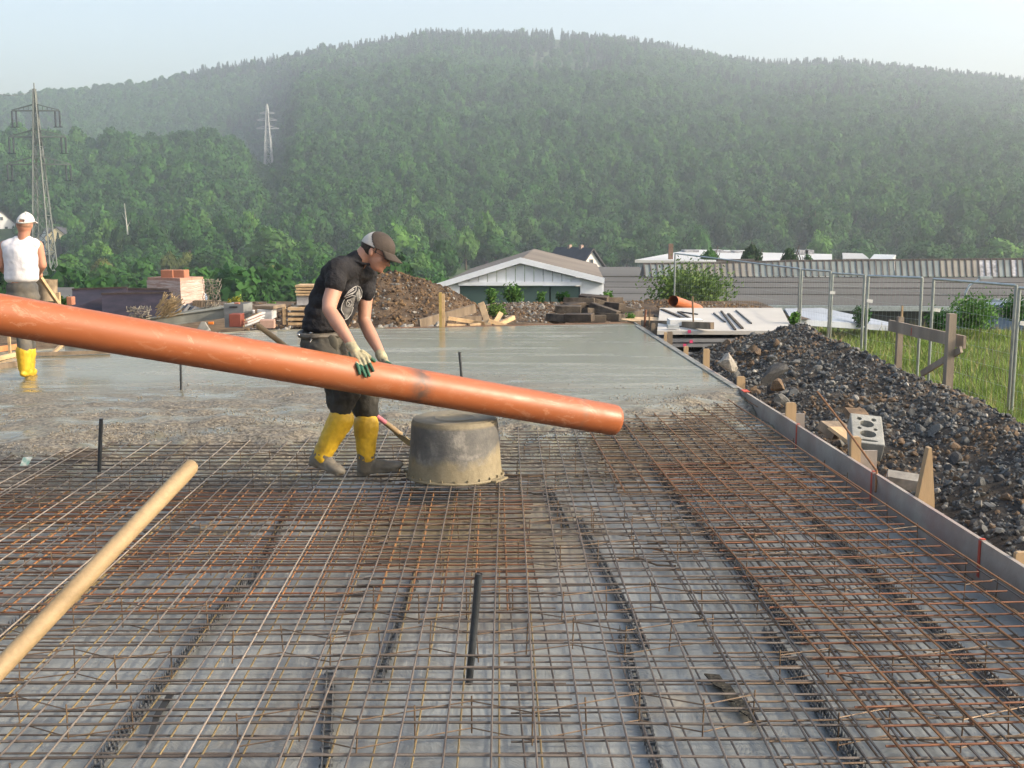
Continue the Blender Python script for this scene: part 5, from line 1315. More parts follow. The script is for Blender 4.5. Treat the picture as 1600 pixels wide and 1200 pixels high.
bush('low green weeds at the foot of the earth mound', 775, 478, 492, 22.2, 46, 600, .035, BUSHG, stems=14)
bush('small green tuft below the sleepers at right', 985, 488, 503, 19.0, 18, 260, .03, LEAFL, stems=9)
bush('thin weed right of the white hall', 950, 455, 472, 25.6, 26, 260, .045, LEAFL, stems=5)
bush('wide olive bush behind the fence at right', 1520, 466, 512, 25, 100, 2400, .045, LEAFL, stems=40)
bush('green bush behind the fence between the frames', 1345, 478, 512, 24, 34, 700, .045, LEAF, stems=9)
bush('low green bush right of the crossed posts', 1470, 488, 514, 24, 60, 1100, .045, LEAF, stems=16)
bush('yellow flowering bush behind the grey crates', 370, 463, 480, 26, 26, 420, .035, M('yellow_flowers', (.6, .5, .03), .8, .3, 20, col2=(.12, .2, .03)), stems=9)
bush('green weed left of the low bank behind the crates', 425, 470, 484, 26, 20, 240, .04, LEAFL, stems=5)
bush('pale weed by the muddy drum', 100, 462, 476, 20, 22, 240, .03, LEAFL, stems=6)
bush('green tuft between panel stack and fence', 1242, 488, 508, 17.5, 22, 300, .03, LEAFL, stems=8)
bush('dark green bush at the right below the factory wall', 1585, 468, 500, 26, 60, 1200, .05, LEAF, stems=16)

# ---- site fence
FS = M('fence_steel', (.36, .40, .41), .35, .15, 8, metal=.75)
def fence_panel(pa, pb, Ya, Yb, label, zb=-1.15, mesh=True, topb=None):
    "pa, pb: pixels of the top corners"
    A, B_ = P(*pa, Ya), P(*pb, Yb); o = thing('site_fence', label, 'fence', (A.x, A.y, zb)); a, b = loc_of(o, A), loc_of(o, B_)
    lo = Vector((0, 0, 0)); la, lb_ = Vector((a.x + (pa[2] if len(pa) > 2 else 0), a.y, .05)), Vector((b.x, b.y, .05))
    MB().tube([la, a], .021, 10).build('post', FS, o, smooth=True); MB().tube([lb_, b], .021, 10).build('post', FS, o, smooth=True)
    MB().tube([a, b], .017, 8).build('top_rail', FS, o, smooth=True); MB().tube([la + Vector((0, 0, .1)), lb_ + Vector((0, 0, .1))], .017, 8).build('bottom_rail', FS, o, smooth=True)
    n = int((b-a).length/.1); mb = MB()
    for k in range(1, n): t_ = k/n; mb.tube([la.lerp(lb_, t_) + Vector((0, 0, .1)), a.lerp(b, t_)], .0013, 3, cap=False)
    for k in range(1, 10): t_ = k/10; mb.tube([la.lerp(a, t_), lb_.lerp(b, t_)], .0013, 3, cap=False)
    mb.build('wire_mesh', FS, o, kind='stuff', fix=False)
    MB().box((b.x, b.y, -.02), (.22, .7, .14)).build('foot', M('fence_foot', (.25, .25, .24), .9), o)
fence_panel((1459, 436), (1588, 446), 15.6, 13.2, 'nearest full mesh fence panel at right, left of the picture edge')
fence_panel((1593, 450), (1760, 462), 13.1, 11.2, 'fence panel cut off by the right picture edge')
fence_panel((1357, 431), (1441, 434), 17.2, 15.9, 'fence panel crossing behind the wooden cross frame')
fence_panel((1301, 427), (1351, 430), 19.6, 17.4, 'narrow looking fence panel left of the wooden cross frame')
fence_panel((1253, 421), (1298, 424), 21.5, 19.8, 'fence panel standing just right of the white panel stack')
fence_panel((1055, 396), (1250, 420), 27.5, 21.7, 'leaning far fence panel above the big green bush', zb=-1.0)
for (px, py, Y, lb) in ((1463, 484, 15.7, 'small white tag hanging on the middle fence panel'), (1598, 505, 13.1, 'small white tag on the fence at the right edge'), (1300, 457, 19.6, 'small white tag on the fence left of the cross frame'), (1358, 470, 17.2, 'white tag low on the fence by the cross frame')):
    o = MB().box((0, -.03, 0), (.09, .006, .05)).build('fence_tag', WHITER); o.location = P(px, py, Y); o.rotation_euler = (0, .15, 0); setp(o, lb, 'tag')
# ---- wooden profile frame (batter board)
o = thing('batter_board', 'weathered wooden profile frame of two posts and a crossboard behind the rubble heap', 'wooden frame', P(1487, 610, 12.3)); o.location.z = -.9
WV = M('grey_batter_wood', (.33, .27, .21), .85, .25, 4, .4, 60, stretch=(1, 1, .15), fine=.25)
A0, A1 = P(1487, 490, 12.3), P(1407, 495, 14.1)
MB().beam(loc_of(o, (A0.x, A0.y, -.9)), loc_of(o, A0), .10, .08).build('post', WV, o); MB().beam(loc_of(o, (A1.x, A1.y, -.9)), loc_of(o, A1), .075, .07).build('post', WV, o)
MB().beam(loc_of(o, A1 + Vector((.01, -.02, .0))), loc_of(o, P(1410, 478, 14.08)), .03, .02).build('splinter', WOODX, o)
b0, b1 = P(1392, 509, 14.3), P(1511, 536, 12.15); MB().beam(loc_of(o, b0 + Vector((0, .06, 0))), loc_of(o, b1 + Vector((0, .06, 0))), .03, .14).build('crossboard', WV, o)
MB().beam(loc_of(o, P(1440, 584, 12.9)), loc_of(o, P(1502, 546, 12.15)), .03, .07).build('brace', WV, o)
MB().beam(loc_of(o, P(1426, 524, 13.55) + Vector((-.02, .0, 0))), loc_of(o, P(1427, 512, 13.55) + Vector((-.02, 0, 0))), .015, .004).build('red_mark', REDP, o)
# ---- left edge boards
for (a, b, wd, th, mt, lb) in (((50, 553.5), (172, 549.5), .06, .045, WOODOLD, 'slurry covered screed rail lying in the wet concrete at left'),
        ((-30, 578), (26, 568), .04, .06, WOODOLD, 'dark edge board at the left picture edge'), ((-20, 548), (30, 541), .05, .07, M('orange_board', (.45, .2, .08), .8), 'orange brown board behind the left man\'s boots'),
        ((-10, 562), (28, 553), .05, .05, WOODX, 'pale curved lath behind the left man\'s boots')):
    p0, p1 = G(*a, .03), G(*b, .03); o = MB().beam((0, 0, 0), p1-p0, wd, th).build('edge_board', mt); o.location = p0; setp(o, lb, 'board')
o = MB().beam((0, 0, 0), P(14, 524, 14.2) - P(16, 560, 14.2), .03, .03).build('thin_post', WOODX); o.location = P(16, 560, 14.2); setp(o, 'thin pale post standing left of the yellow boots', 'post')
o = MB().beam((0, 0, 0), G(99, 537, .12) - G(83, 551, .02), .05, .03).build('slanted_strip', WOODX); o.location = G(83, 551, .02); setp(o, 'short pale slanted strip by the screed rail', 'board')  # short pale strip slanting up beside the rail
# ================================================================ PIPE, TUB, TOOLS, PEOPLE
def PD(px, py, D): return CAM + ray(px, py)*(D/F)
pA, pB = PD(0, 491, 6.02), PD(961, 656.5, 8.05); pd_ = (pB - pA).normalized(); PR = .111
pS = pA - pd_*1.6
m, N, L, B = newmat('orange_pvc'); OR = m
tc = N.new('ShaderNodeTexCoord').outputs['Object']; sep = N.new('ShaderNodeSeparateXYZ'); L.new(tc, sep.inputs[0]); xx = sep.outputs[0]
base = ramp(N, L, noisetex(N, L, tc, 1.5, 5, .6, (.3, 1, 1)), [(.3, (.255, .072, .022)), (.7, (.32, .095, .031))])
def band(c, wd, amp, soft=.5):
    d = mathn(N, L, 'ABSOLUTE', mathn(N, L, 'SUBTRACT', xx, c)); return mathn(N, L, 'MULTIPLY', mathn(N, L, 'SUBTRACT', 1.0, mathn(N, L, 'DIVIDE', d, wd), True), amp)
Lp = (pB - pS).length
def xat(px): 
    r = ray(px, 0); # param along the pipe where x/z matches column px
    best = min(np.linspace(0, Lp, 400), key=lambda s: abs(((pS + pd_*s - CAM).x / (pS + pd_*s - CAM).dot(Vector((0, CP, -SP))))*F + 800 - px)); return float(best)
grime = noisetex(N, L, tc, 9, 6, .7)
gr = ramp(N, L, grime, [(.38, (0, 0, 0)), (.55, (1, 1, 1))])
b1 = mathn(N, L, 'MULTIPLY', band(xat(650), .10, 1.1), gr, True)
col = mixc(N, L, b1, base, (.10, .06, .045))
b2 = mathn(N, L, 'MULTIPLY', band(xat(903), .035, .8), gr, True); col = mixc(N, L, b2, col, (.2, .09, .05))
b4 = mathn(N, L, 'MULTIPLY', band(xat(560), .35, .35), gr, True); col = mixc(N, L, b4, col, (.3, .13, .06))
scr = ramp(N, L, noisetex(N, L, tc, 5, 8, .75, (1.0, 2.2, 2.2), 1.8), [(.56, (0, 0, 0)), (.60, (.55,)*3), (.63, (.08,)*3), (.70, (.15,)*3), (.74, (.6,)*3)])
big = ramp(N, L, noisetex(N, L, tc, 1.1, 3), [(.42, (.25,)*3), (.58, (1, 1, 1))]); scr = mathn(N, L, 'MULTIPLY', scr, big)
col = mixc(N, L, scr, col, (.50, .28, .18))
fine = ramp(N, L, noisetex(N, L, tc, 30, 6, .8), [(.62, (0, 0, 0)), (.70, (.5,)*3)]); col = mixc(N, L, fine, col, (.25, .12, .07))
L.new(col, B.inputs['Base Color']); B.inputs['Specular IOR Level'].default_value = .5
L.new(ramp(N, L, noisetex(N, L, tc, 3, 6, .7), [(.3, (.36,)*3), (.7, (.58,)*3)]), B.inputs['Roughness'])
bumpn(N, L, B, noisetex(N, L, tc, 2, 3), .15, .01)
pipe = thing('drain_pipe', 'long orange plastic drain pipe crossing the picture and resting on the tub', 'pipe', pS)
pipe.rotation_euler = pd_.to_track_quat('X', 'Z').to_euler()
t = MB(); prof = [(PR, 0), (PR, Lp*.3), (PR, Lp*.6), (PR, Lp-.17), (PR*.995, Lp-.165), (PR*1.002, Lp-.15), (PR*1.0, Lp-.03), (PR*.965, Lp-.004), (PR*.94, Lp), (PR*.915, Lp-.01), (PR*.915, 0)]
n = 64; v = []; f = []
for (r, x) in prof:
    for j in range(n): a = 2*math.pi*j/n; v.append((x, r*math.cos(a), r*math.sin(a)))
k = len(prof)
for i in range(k):
    i2 = (i+1) % k
    for j in range(n): f.append((i*n+j, i*n+(j+1) % n, i2*n+(j+1) % n, i2*n+j))
t.add(v, f); pwall = t.build('pipe_wall', OR, pipe, smooth=True)
bpy.context.view_layer.update()

# ---- mortar tub upside down
tc0 = G(711, 741, -.045); 
m, N, L, B = newmat('cement_caked_tub'); TUB = m
tc = N.new('ShaderNodeTexCoord').outputs['Object']; sep = N.new('ShaderNodeSeparateXYZ'); L.new(tc, sep.inputs[0])
blk = ramp(N, L, noisetex(N, L, tc, 5, 8, .7), [(.35, (.065, .066, .066)), (.52, (.12, .115, .105)), (.66, (.28, .26, .225))])
z_ = mathn(N, L, 'ADD', sep.outputs[2], mathn(N, L, 'MULTIPLY', noisetex(N, L, tc, 2.2, 7, .65), .42)); z_ = mathn(N, L, 'ADD', z_, mathn(N, L, 'MULTIPLY', sep.outputs[0], -.16))
mud = ramp(N, L, z_, [(.34, (1, 1, 1)), (.40, (0, 0, 0))])
topm = ramp(N, L, sep.outputs[2], [(.355, (0, 0, 0)), (.372, (.8,)*3)])
mm_ = mathn(N, L, 'MAXIMUM', mud, topm)
mudc = ramp(N, L, noisetex(N, L, tc, 14, 6, .7), [(.3, (.165, .135, .08)), (.7, (.26, .22, .14))])
L.new(mixc(N, L, mm_, blk, mudc), B.inputs['Base Color']); B.inputs['Roughness'].default_value = .75
b1 = bumpn(N, L, B, mm_, .35, .006); bumpn(N, L, B, noisetex(N, L, tc, 22, 7, .7), .6, .008, b1)
tub = thing('mortar_tub', 'upturned black mortar tub caked with cement under the orange pipe', 'mortar tub', tc0)
HT = .405
MB().lathe([(.0001, HT-.012), (.12, HT-.012), (.135, HT-.004), (.15, HT-.012), (.20, HT-.006), (.262, HT-.001), (.285, HT-.010), (.296, HT-.035), (.305, .25), (.322, .03), (.325, .012), (.338, .012), (.342, .004), (.338, -.004), (.318, -.004), (.312, .03), (.296, .25), (.28, HT-.045), (.0001, HT-.045)], n=72).build('tub_shell', TUB, tub, smooth=True)
for k in range(24):
    a = k*math.pi/12 + .05; MB().box((.331*math.cos(a), .331*math.sin(a), .020), (.012, .006, .018), Matrix.Rotation(a, 3, 'Z')).build('rim_rib', TUB, tub)
for s in (-.5, math.pi-.5): MB().box((.348*math.cos(s), .348*math.sin(s), .002), (.05, .16, .014), Matrix.Rotation(s, 3, 'Z')).build('grip', TUB, tub)

# ---- tools
HW = M('handle_wood', (.33, .23, .115), .65, .25, 6, .2, 60, col2=(.43, .31, .17), stretch=(.7, .25, 1), fine=.25)
a, b = PD(297, 731, 2.16), PD(4, 1040, 1.78); d = (b-a); tl = thing('wooden_pole', 'thick pale wooden tool handle in the left foreground', 'handle', a)
e = d.normalized(); n_ = 14
tp = [e*(-.014), e*(-.011), e*(-.004), e*.006, e*.02, d*.3, d*.7, d*1.1, d*1.7]; r0 = .0156
MB().tube(tp, [r0*.3, r0*.68, r0*.92, r0, r0*1.01, r0*.99, r0*1.02, r0, r0], 22).build('shaft', HW, tl, smooth=True)
a, b = P(403, 508, 7.55), P(622, 676, 8.2); d = b-a; sh = thing('shovel', 'shovel with pale wooden handle leaning behind the man in black', 'shovel', a)
MB().tube([-(d.normalized())*.012, d.normalized()*.006, d*.3, d*.9], [.01, .019, .0175, .017], 12).build('handle', HW, sh, smooth=True)
MB().tube([d*.80, d*.90], .0185, 12).build('tape', M('pink_tape', (.55, .16, .2), .6, .3, 20), sh, smooth=True)
MB().tube([d*.9, d*1.02], [.02, .022], 12).build('socket', HW, sh, smooth=True)
bl = MB(); e = d.normalized(); sd_ = e.cross(Vector((0, 0, 1))).normalized(); up = sd_.cross(e)
q = [(-.0, .0), (.02, .09), (.14, .115), (.26, .09), (.33, 0)]
P1 = [d*1.0 + e*x + sd_*w + up*(-.01) for x, w in q] + [d*1.0 + e*x - sd_*w + up*(-.01) for x, w in reversed(q[1:-1])]
bl.prism(P1, up*.006); bl.build('blade', M('muddy_blade', (.42, .34, .2), .7, .2, 6), sh)

# ---- figure building
def Q(px, py, Y): return P(px, py, Y)
def capsule(mb, p0, p1, r0, r1, n=14, k=5):
    p0, p1 = Vector(p0), Vector(p1); d = (p1-p0); L_ = d.length; d = d/L_ if L_ > 1e-6 else Vector((0, 0, 1)); pts = []; rr = []
    for i in range(k): a = math.pi/2*(1-i/k); pts.append(p0 - d*r0*math.sin(a)); rr.append(max(1e-4, r0*math.cos(a)))
    for i in range(5): pts.append(p0.lerp(p1, i/4)); rr.append(r0 + (r1-r0)*i/4)
    for i in range(1, k+1): a = math.pi/2*i/k; pts.append(p1 + d*r1*math.sin(a)); rr.append(max(1e-4, r1*math.cos(a)))
    mb.tube(pts, rr, n)
def ell(mb, c, rad, R=None, sub=3):
    V_ = IV3 if sub == 3 else IV2; F_ = IF3 if sub == 3 else IF2; c = Vector(c)
    vv = [Vector((p[0]*rad[0], p[1]*rad[1], p[2]*rad[2])) for p in V_]
    mb.add([c + (R @ p if R else p) for p in vv], [tuple(int(i) for i in q) for q in F_])
def basis(sp, lat):
    s = Vector(sp).normalized(); l = Vector(lat); l = (l - s*l.dot(s)).normalized(); f = s.cross(l).normalized()
    return Matrix((l, f, s)).transposed()
def skin_obj(mb, name, mat, parent, voxel=.008, smooth=6, disp=None, mats=None, cut=None):
    mb2 = MB(); mb2.v = [tuple(loc_of(parent, v)) for v in mb.v]; mb2.f = mb.f; mb2.m = mb.m
    o = mb2.build(name, mats or mat, parent, fix=True)
    r = o.modifiers.new('r', 'REMESH'); r.mode = 'VOXEL'; r.voxel_size = voxel; r.use_smooth_shade = True
    s = o.modifiers.new('s', 'SMOOTH'); s.iterations = smooth; s.factor = .5
    if disp:
        for (st, size, tp_) in disp:
            tx = bpy.data.textures.new('fold', tp_); 
            if tp_ == 'CLOUDS': tx.noise_scale = size; tx.noise_depth = 2
            else: tx.noise_scale = size
            dm = o.modifiers.new('d', 'DISPLACE'); dm.texture = tx; dm.strength = st; dm.mid_level = .5; dm.texture_coords = 'LOCAL'
        s = o.modifiers.new('s2', 'SMOOTH'); s.iterations = 2
    dg = bpy.context.evaluated_depsgraph_get(); me = bpy.data.meshes.new_from_object(o.evaluated_get(dg)); o.modifiers.clear(); o.data = me
    if cut: cut(o)
    me.shade_smooth(); return o
def skinmat(name, c):
    m, N, L, B = newmat(name); tc = N.new('ShaderNodeTexCoord').outputs['Object']
    L.new(ramp(N, L, noisetex(N, L, tc, 9, 6, .65), [(.35, tuple(x*.86 for x in c)), (.65, c)]), B.inputs['Base Color'])
    B.inputs['Roughness'].default_value = .55; B.inputs['Subsurface Weight'].default_value = .08; B.inputs['Subsurface Radius'].default_value = (.02, .008, .004); B.inputs['Subsurface Scale'].default_value = .3
    bumpn(N, L, B, noisetex(N, L, tc, 60, 4), .15, .003); return m
SK = skinmat('skin', (.43, .225, .15)); SK2 = skinmat('tanned_skin', (.46, .215, .14))
BLK = M('black_cotton', (.020, .020, .024), .9, .25, 8, .9, 11, spec=.2, bdist=.035, col2=(.035, .034, .036))
TRO = M('olive_work_trousers', (.105, .098, .078), .9, .3, 4, .5, 20, spec=.2, bdist=.01, fine=.25)
TROD = M('dark_olive_trouser', (.055, .052, .044), .85, .4, 4, .6, 20, spec=.3, bdist=.012, fine=.25)
YB = M('yellow_rubber', (.55, .34, .03), .5, .25, 5, .4, 14, col2=(.70, .44, .03), bdist=.012, pos=(.3, .5), fine=.25)
SOLE = M('muddy_sole', (.15, .135, .11), .7, .35, 6, .5, 25, bdist=.01)
GLC = M('cream_glove', (.36, .32, .20), .9, .35, 14, .5, 120, bdist=.004); GLG = M('green_latex', (.03, .125, .075), .65, .4, 12, .3, 60)
HAIR = M('dark_hair', (.035, .024, .016), .7, .4, 30, .6, 90, stretch=(1, 1, .2)); CAPB = M('dark_brown_cap', (.055, .042, .034), .85, .25, 8, .3, 60); CAPW = M('pale_cap_panel', (.50, .48, .44), .8, .15, 6, .3, 60)
CHR = M('chrome', (.6, .58, .55), .25, .2, 30, metal=.9)

def surf_y(bv, px, py, default=None):
    r = ray(px, py).normalized(); h = bv.ray_cast(CAM, r, 60)
    return (h[0], h[1]) if h[0] is not None else (None, None)
def bvh(o):
    me = o.data; mw = Matrix.Translation(o.parent.location) if o.parent and o.parent.type == 'EMPTY' and o.parent.rotation_euler[0] == 0 else o.matrix_world
    return BVHTree.FromPolygons([mw @ v.co for v in me.vertices], [tuple(p.vertices) for p in me.polygons])
bpy.context.view_layer.update()
pbv = BVHTree.FromPolygons([pwall.matrix_world @ v.co for v in pwall.data.vertices], [tuple(p.vertices) for p in pwall.data.polygons])

man = thing('person', 'man in black t-shirt, dark cap and yellow boots guiding the orange pipe', 'person', G(555, 748, -.045))
Yc = 7.5
lat = Vector((.22, .30, 0)).normalized()                     # near shoulder -> far shoulder
nsh, fsh = Q(521, 424, 7.33), Q(580, 432, 7.66)
hipc = Q(506, 532, 7.5); neckb = Q(556, 408, 7.5); chest = Q(541, 437, 7.5)
# body: head, neck, arms and hidden torso as one surface
def arms(mb, a):
    for (p, q, r0, r1) in a: capsule(mb, p, q, r0, r1)
elN, wrN = Q(514, 484, 7.20), Q(551, 541, 7.045)
elF, wrF = Q(569, 502, 7.58), Q(597, 556, 7.26)
body = MB()
capsule(body, Q(530, 428, 7.36), Q(516, 470, 7.26), .060, .053); capsule(body, Q(516, 470, 7.26), elN, .053, .045)
capsule(body, elN, Q(527, 504, 7.14), .045, .047); capsule(body, Q(527, 504, 7.14), wrN, .047, .029)
capsule(body, Q(573, 442, 7.64), Q(570, 475, 7.60), .058, .050); capsule(body, Q(570, 475, 7.6), elF, .050, .043)
capsule(body, elF, Q(579, 523, 7.46), .043, .045); capsule(body, Q(579, 523, 7.46), wrF, .045, .028)
capsule(body, Q(552, 418, 7.5), Q(572, 394, 7.5), .062, .056)   # neck
capsule(body, hipc, Q(532, 440, 7.53), .08, .085)
# head
hu = Vector((.42, .02, .90)).normalized()     # crown direction, head bowed
hf = Vector((.90, -.14, -.42)); hf = (hf - hu*hf.dot(hu)).normalized(); hl = hu.cross(hf)
HR = Matrix((hf, hl, hu)).transposed(); hc = Q(588, 393, 7.5)
H = lambda f, l, u: hc + HR @ Vector((f, l, u))
ell(body, H(0, 0, .02), (.099, .077, .098), HR); ell(body, H(.03, 0, -.035), (.070, .062, .08), HR)     # cranium, face
ell(body, H(.045, 0, -.085), (.046, .044, .036), HR); ell(body, H(.078, 0, -.103), (.020, .022, .017), HR)   # jaw, chin
capsule(body, H(.090, 0, -.008), H(.112, 0, -.045), .009, .0135); ell(body, H(.10, 0, -.047), (.014, .017, .010), HR)   # nose
ell(body, H(.088, 0, -.068), (.013, .024, .008), HR); ell(body, H(.085, 0, -.081), (.013, .022, .008), HR)  # lips
capsule(body, H(.086, -.032, .012), H(.088, .032, .012), .011, .011)    # brow
for s in (-1, 1): ell(body, H(.05, s*.042, -.04), (.030, .022, .025), HR)
skin = skin_obj(body, 'body', SK, man, .0062, 5)
for s in (-1, 1):
    ear = MB(); ell(ear, H(-.012, s*.079, -.012), (.017, .009, .029), HR @ Matrix.Rotation(-.2, 3, 'Y')); 
    e_ = skin_obj(ear, 'ear', SK, man, .004, 2)
    ey = MB(); ell(ey, H(.082, s*.030, -.010), (.012, .013, .011), HR, 2); o = MB(); o.v = [tuple(loc_of(man, v)) for v in ey.v]; o.f = ey.f; o.m = ey.m; o.build('eye', M('eye', (.6, .58, .55), .3), man, smooth=True)
    ey = MB(); ell(ey, H(.093, s*.030, -.012), (.003, .006, .006), HR, 2); o = MB(); o.v = [tuple(loc_of(man, v)) for v in ey.v]; o.f = ey.f; o.m = ey.m; o.build('iris', SCR, man, smooth=True)
lm = MB(); capsule(lm, H(.097, -.018, -.0745), H(.097, .018, -.0745), .0028, .0028, 6); skin_obj(lm, 'mouth', M('lip', (.30, .10, .08)), man, .002, 1)
hr = MB(); ell(hr, H(-.030, 0, .018), (.086, .0800, .083), HR); ell(hr, H(-.060, 0, -.030), (.045, .060, .042), HR); 
for s in (-1, 1): capsule(hr, H(.014, s*.074, .03), H(.014, s*.071, -.012), .007, .004)
skin_obj(hr, 'hair', HAIR, man, .005, 3, [(.008, .02, 'CLOUDS')])
# cap: dome, panel, bill
def dome(mb, rx, ry, rz, c0, lo=-.02, th=.004, sel=None, n=120, k=44):
    v = []; f = []
    for i in range(k+1):
        u_ = i/k; a = math.pi/2*u_
        for j in range(n):
            b = 2*math.pi*j/n; z = math.sin(a)*rz; rr = math.cos(a) if i else 1.0
            v.append(c0 + HR @ Vector((math.cos(b)*rx*rr, math.sin(b)*ry*rr, z)))
    for i in range(k):
        for j in range(n):
            if sel is None or sel(i/k, (j+.5)/n*2*math.pi): f.append((i*n+j, i*n+(j+1) % n, (i+1)*n+(j+1) % n, (i+1)*n+j))
    mb.add(v, f)
def solid(mb, name, mat, parent, th, smooth=True):
    o2 = MB(); o2.v = [tuple(loc_of(parent, v)) for v in mb.v]; o2.f = mb.f; o2.m = mb.m
    o = o2.build(name, mat, parent, smooth=smooth); s = o.modifiers.new('s', 'SOLIDIFY'); s.thickness = th; s.offset = 1; return o
isback = lambda u, b: abs((b - math.pi + math.pi) % (2*math.pi) - math.pi) < 1.28*(1-.15*u) and u < .60
c0 = H(.000, 0, .022)
mb = MB(); dome(mb, .115, .091, .108, c0, sel=lambda u, b: not (abs(b-math.pi) < 1.62*(1-1.05*u)-.03)); solid(mb, 'cap', CAPB, man, .004)
mb = MB(); dome(mb, .1145, .0905, .1075, c0, sel=lambda u, b: abs(b-math.pi) < 1.62*(1-1.05*u)+.03 ); solid(mb, 'cap_panel', CAPW, man, .003)
mb = MB(); v = []; f = []; n1 = 16
for i in range(7):
    for j in range(n1+1):
        b = -1.15 + 2.3*j/n1; t_ = i/6; ext = .078*math.cos(b*.95)**.7 if abs(b) < 1.6 else 0
        r0x, r0y = .113, .090; x = math.cos(b)*r0x + ext*t_; y = math.sin(b)*r0y*(1 - .04*t_); z = .008 - .030*t_ - .022*(y/.09)**2*(t_) 
        v.append(c0 + HR @ Vector((x, y, z)))
for i in range(6):
    for j in range(n1): f.append((i*(n1+1)+j, i*(n1+1)+j+1, (i+1)*(n1+1)+j+1, (i+1)*(n1+1)+j))
mb.add(v, f); solid(mb, 'cap_bill', CAPB, man, .005)
# glasses
gl = MB()
for s in (-1, 1):
    cc_ = H(.103, s*.031, -.012); pts = [cc_ + HR @ Vector((0, .021*math.cos(a), .014*math.sin(a))) for a in np.linspace(0, 2*math.pi, 15)]; gl.tube(pts, .0018, 5)
    gl.tube([H(.101, s*.053, -.006), H(.06, s*.078, -.004), H(-.01, s*.083, .002)], .0018, 5)
gl.tube([H(.104, -.011, -.010), H(.106, .011, -.010)], .0018, 5)
o = MB(); o.v = [tuple(loc_of(man, v)) for v in gl.v]; o.f = gl.f; o.m = gl.m; o.build('glasses', SCR, man, smooth=True, fix=False)

# t-shirt
sh_ = MB(); sp1 = chest - hipc
def E(mb, px, py, Y, rl, rf, rs, sp, l=lat): ell(mb, Q(px, py, Y), (rl, rf, rs), basis(sp, l))
E(sh_, 505, 511, 7.50, .165, .138, .05, Vector((.05, 0, 1)), Vector((.16, .3, 0)))
E(sh_, 506, 503, 7.50, .162, .136, .07, Vector((.08, 0, 1)), Vector((.16, .3, 0)))
E(sh_, 508, 491, 7.50, .158, .132, .09, Vector((.2, 0, 1)), Vector((.18, .3, 0)))
E(sh_, 516, 472, 7.50, .164, .132, .11, Vector((.38, 0, 1)))
E(sh_, 524, 452, 7.50, .172, .122, .11, Vector((.45, 0, 1)))
E(sh_, 535, 433, 7.50, .188, .112, .10, Vector((.5, 0, 1)))
E(sh_, 545, 419, 7.50, .150, .088, .075, Vector((.6, 0, 1)))
capsule(sh_, Q(526, 421, 7.35), Q(574, 430, 7.65), .078, .072)
capsule(sh_, Q(553, 414, 7.5), Q(560, 405, 7.5), .085, .068)
capsule(sh_, Q(527, 424, 7.36), Q(524, 442, 7.30), .080, .070)     # near sleeve
capsule(sh_, Q(573, 436, 7.65), Q(572, 459, 7.60), .075, .062)     # far sleeve
capsule(sh_, Q(545, 462, 7.46), Q(532, 502, 7.44), .085, .065)      # loose front hanging cloth
shirt = skin_obj(sh_, 't_shirt', BLK, man, .009, 5, [(.022, .09, 'CLOUDS'), (.010, .035, 'CLOUDS')])
def collar_ring(c, nrm, rx, ry, rt, mat, name, parent, l):
    R = basis(nrm, l); t = MB(); pts = [Vector(c) + R @ Vector((rx*math.cos(a), ry*math.sin(a), .012*math.cos(a*1))) for a in np.linspace(0, 2*math.pi, 26)]
    t.tube(pts, rt, 8); o = MB(); o.v = [tuple(loc_of(parent, v)) for v in t.v]; o.f = t.f; o.m = t.m; return o.build(name, mat, parent, smooth=True, fix=False)
collar_ring(Q(564, 407, 7.5), Vector((.45, 0, 1)), .068, .072, .009, BLK, 'collar', man, lat)
# printed emblem: winged round badge and lower shape, laid on the cloth by its own relief
sbv = bvh(shirt)
def decal(polys, mat, name, off=.003, step=1.6, bv_=None, parent=man):
    mb = MB()
    for kind, pts in polys:
        if kind == 'line':
            pts2 = []
            for (a, b) in zip(pts[:-1], pts[1:]):
                n = max(1, int(math.hypot(b[0]-a[0], b[1]-a[1])/1.2))
                pts2 += [(a[0]+(b[0]-a[0])*k/n, a[1]+(b[1]-a[1])*k/n) for k in range(n)]
            pts2.append(pts[-1]); hits = []
            for q in pts2:
                h, nn = surf_y(bv_ or sbv, *q)
                if h is not None: hits.append(h + (CAM-h).normalized()*off)
            if len(hits) > 2: mb.tube(hits, .0032, 4)
        else:
            xs_ = [p[0] for p in pts]; ys_ = [p[1] for p in pts]
            def ins(x, y):
                c = False; j = len(pts)-1
                for i in range(len(pts)):
                    if (pts[i][1] > y) != (pts[j][1] > y) and x < (pts[j][0]-pts[i][0])*(y-pts[i][1])/(pts[j][1]-pts[i][1]) + pts[i][0]: c = not c
                    j = i
                return c
            st = .8; x = min(xs_)
            while x < max(xs_):
                y = min(ys_)
                while y < max(ys_):
                    if ins(x+st/2, y+st/2):
                        q = []
                        for dx, dy in ((0, 0), (st, 0), (st, st), (0, st)):
                            h, nn = surf_y(bv_ or sbv, x+dx, y+dy)
                            if h is None: break
                            q.append(h + (CAM-h).normalized()*off*.6)
                        if len(q) == 4 and max(p.y for p in q) - min(p.y for p in q) < .02: mb.add(q, [(0, 1, 2, 3)])
                    y += st
                x += st
    if mb.v:
        o = MB(); o.v = [tuple(loc_of(parent, v)) for v in mb.v]; o.f = mb.f; o.m = mb.m; return o.build(name, mat, parent, fix=False)
PRG = M('grey_print', (.15, .145, .135), .9, .25, 30); PRW = M('white_print', (.40, .39, .37), .9, .2, 30)
decal([('fill', [(530, 483), (540, 470), (548, 466), (556, 463), (553, 476), (548, 488), (541, 500), (536, 490)]), ('fill', [(556, 460), (561, 450), (566, 456), (564, 466), (559, 472)])], PRG, 'print_ground')
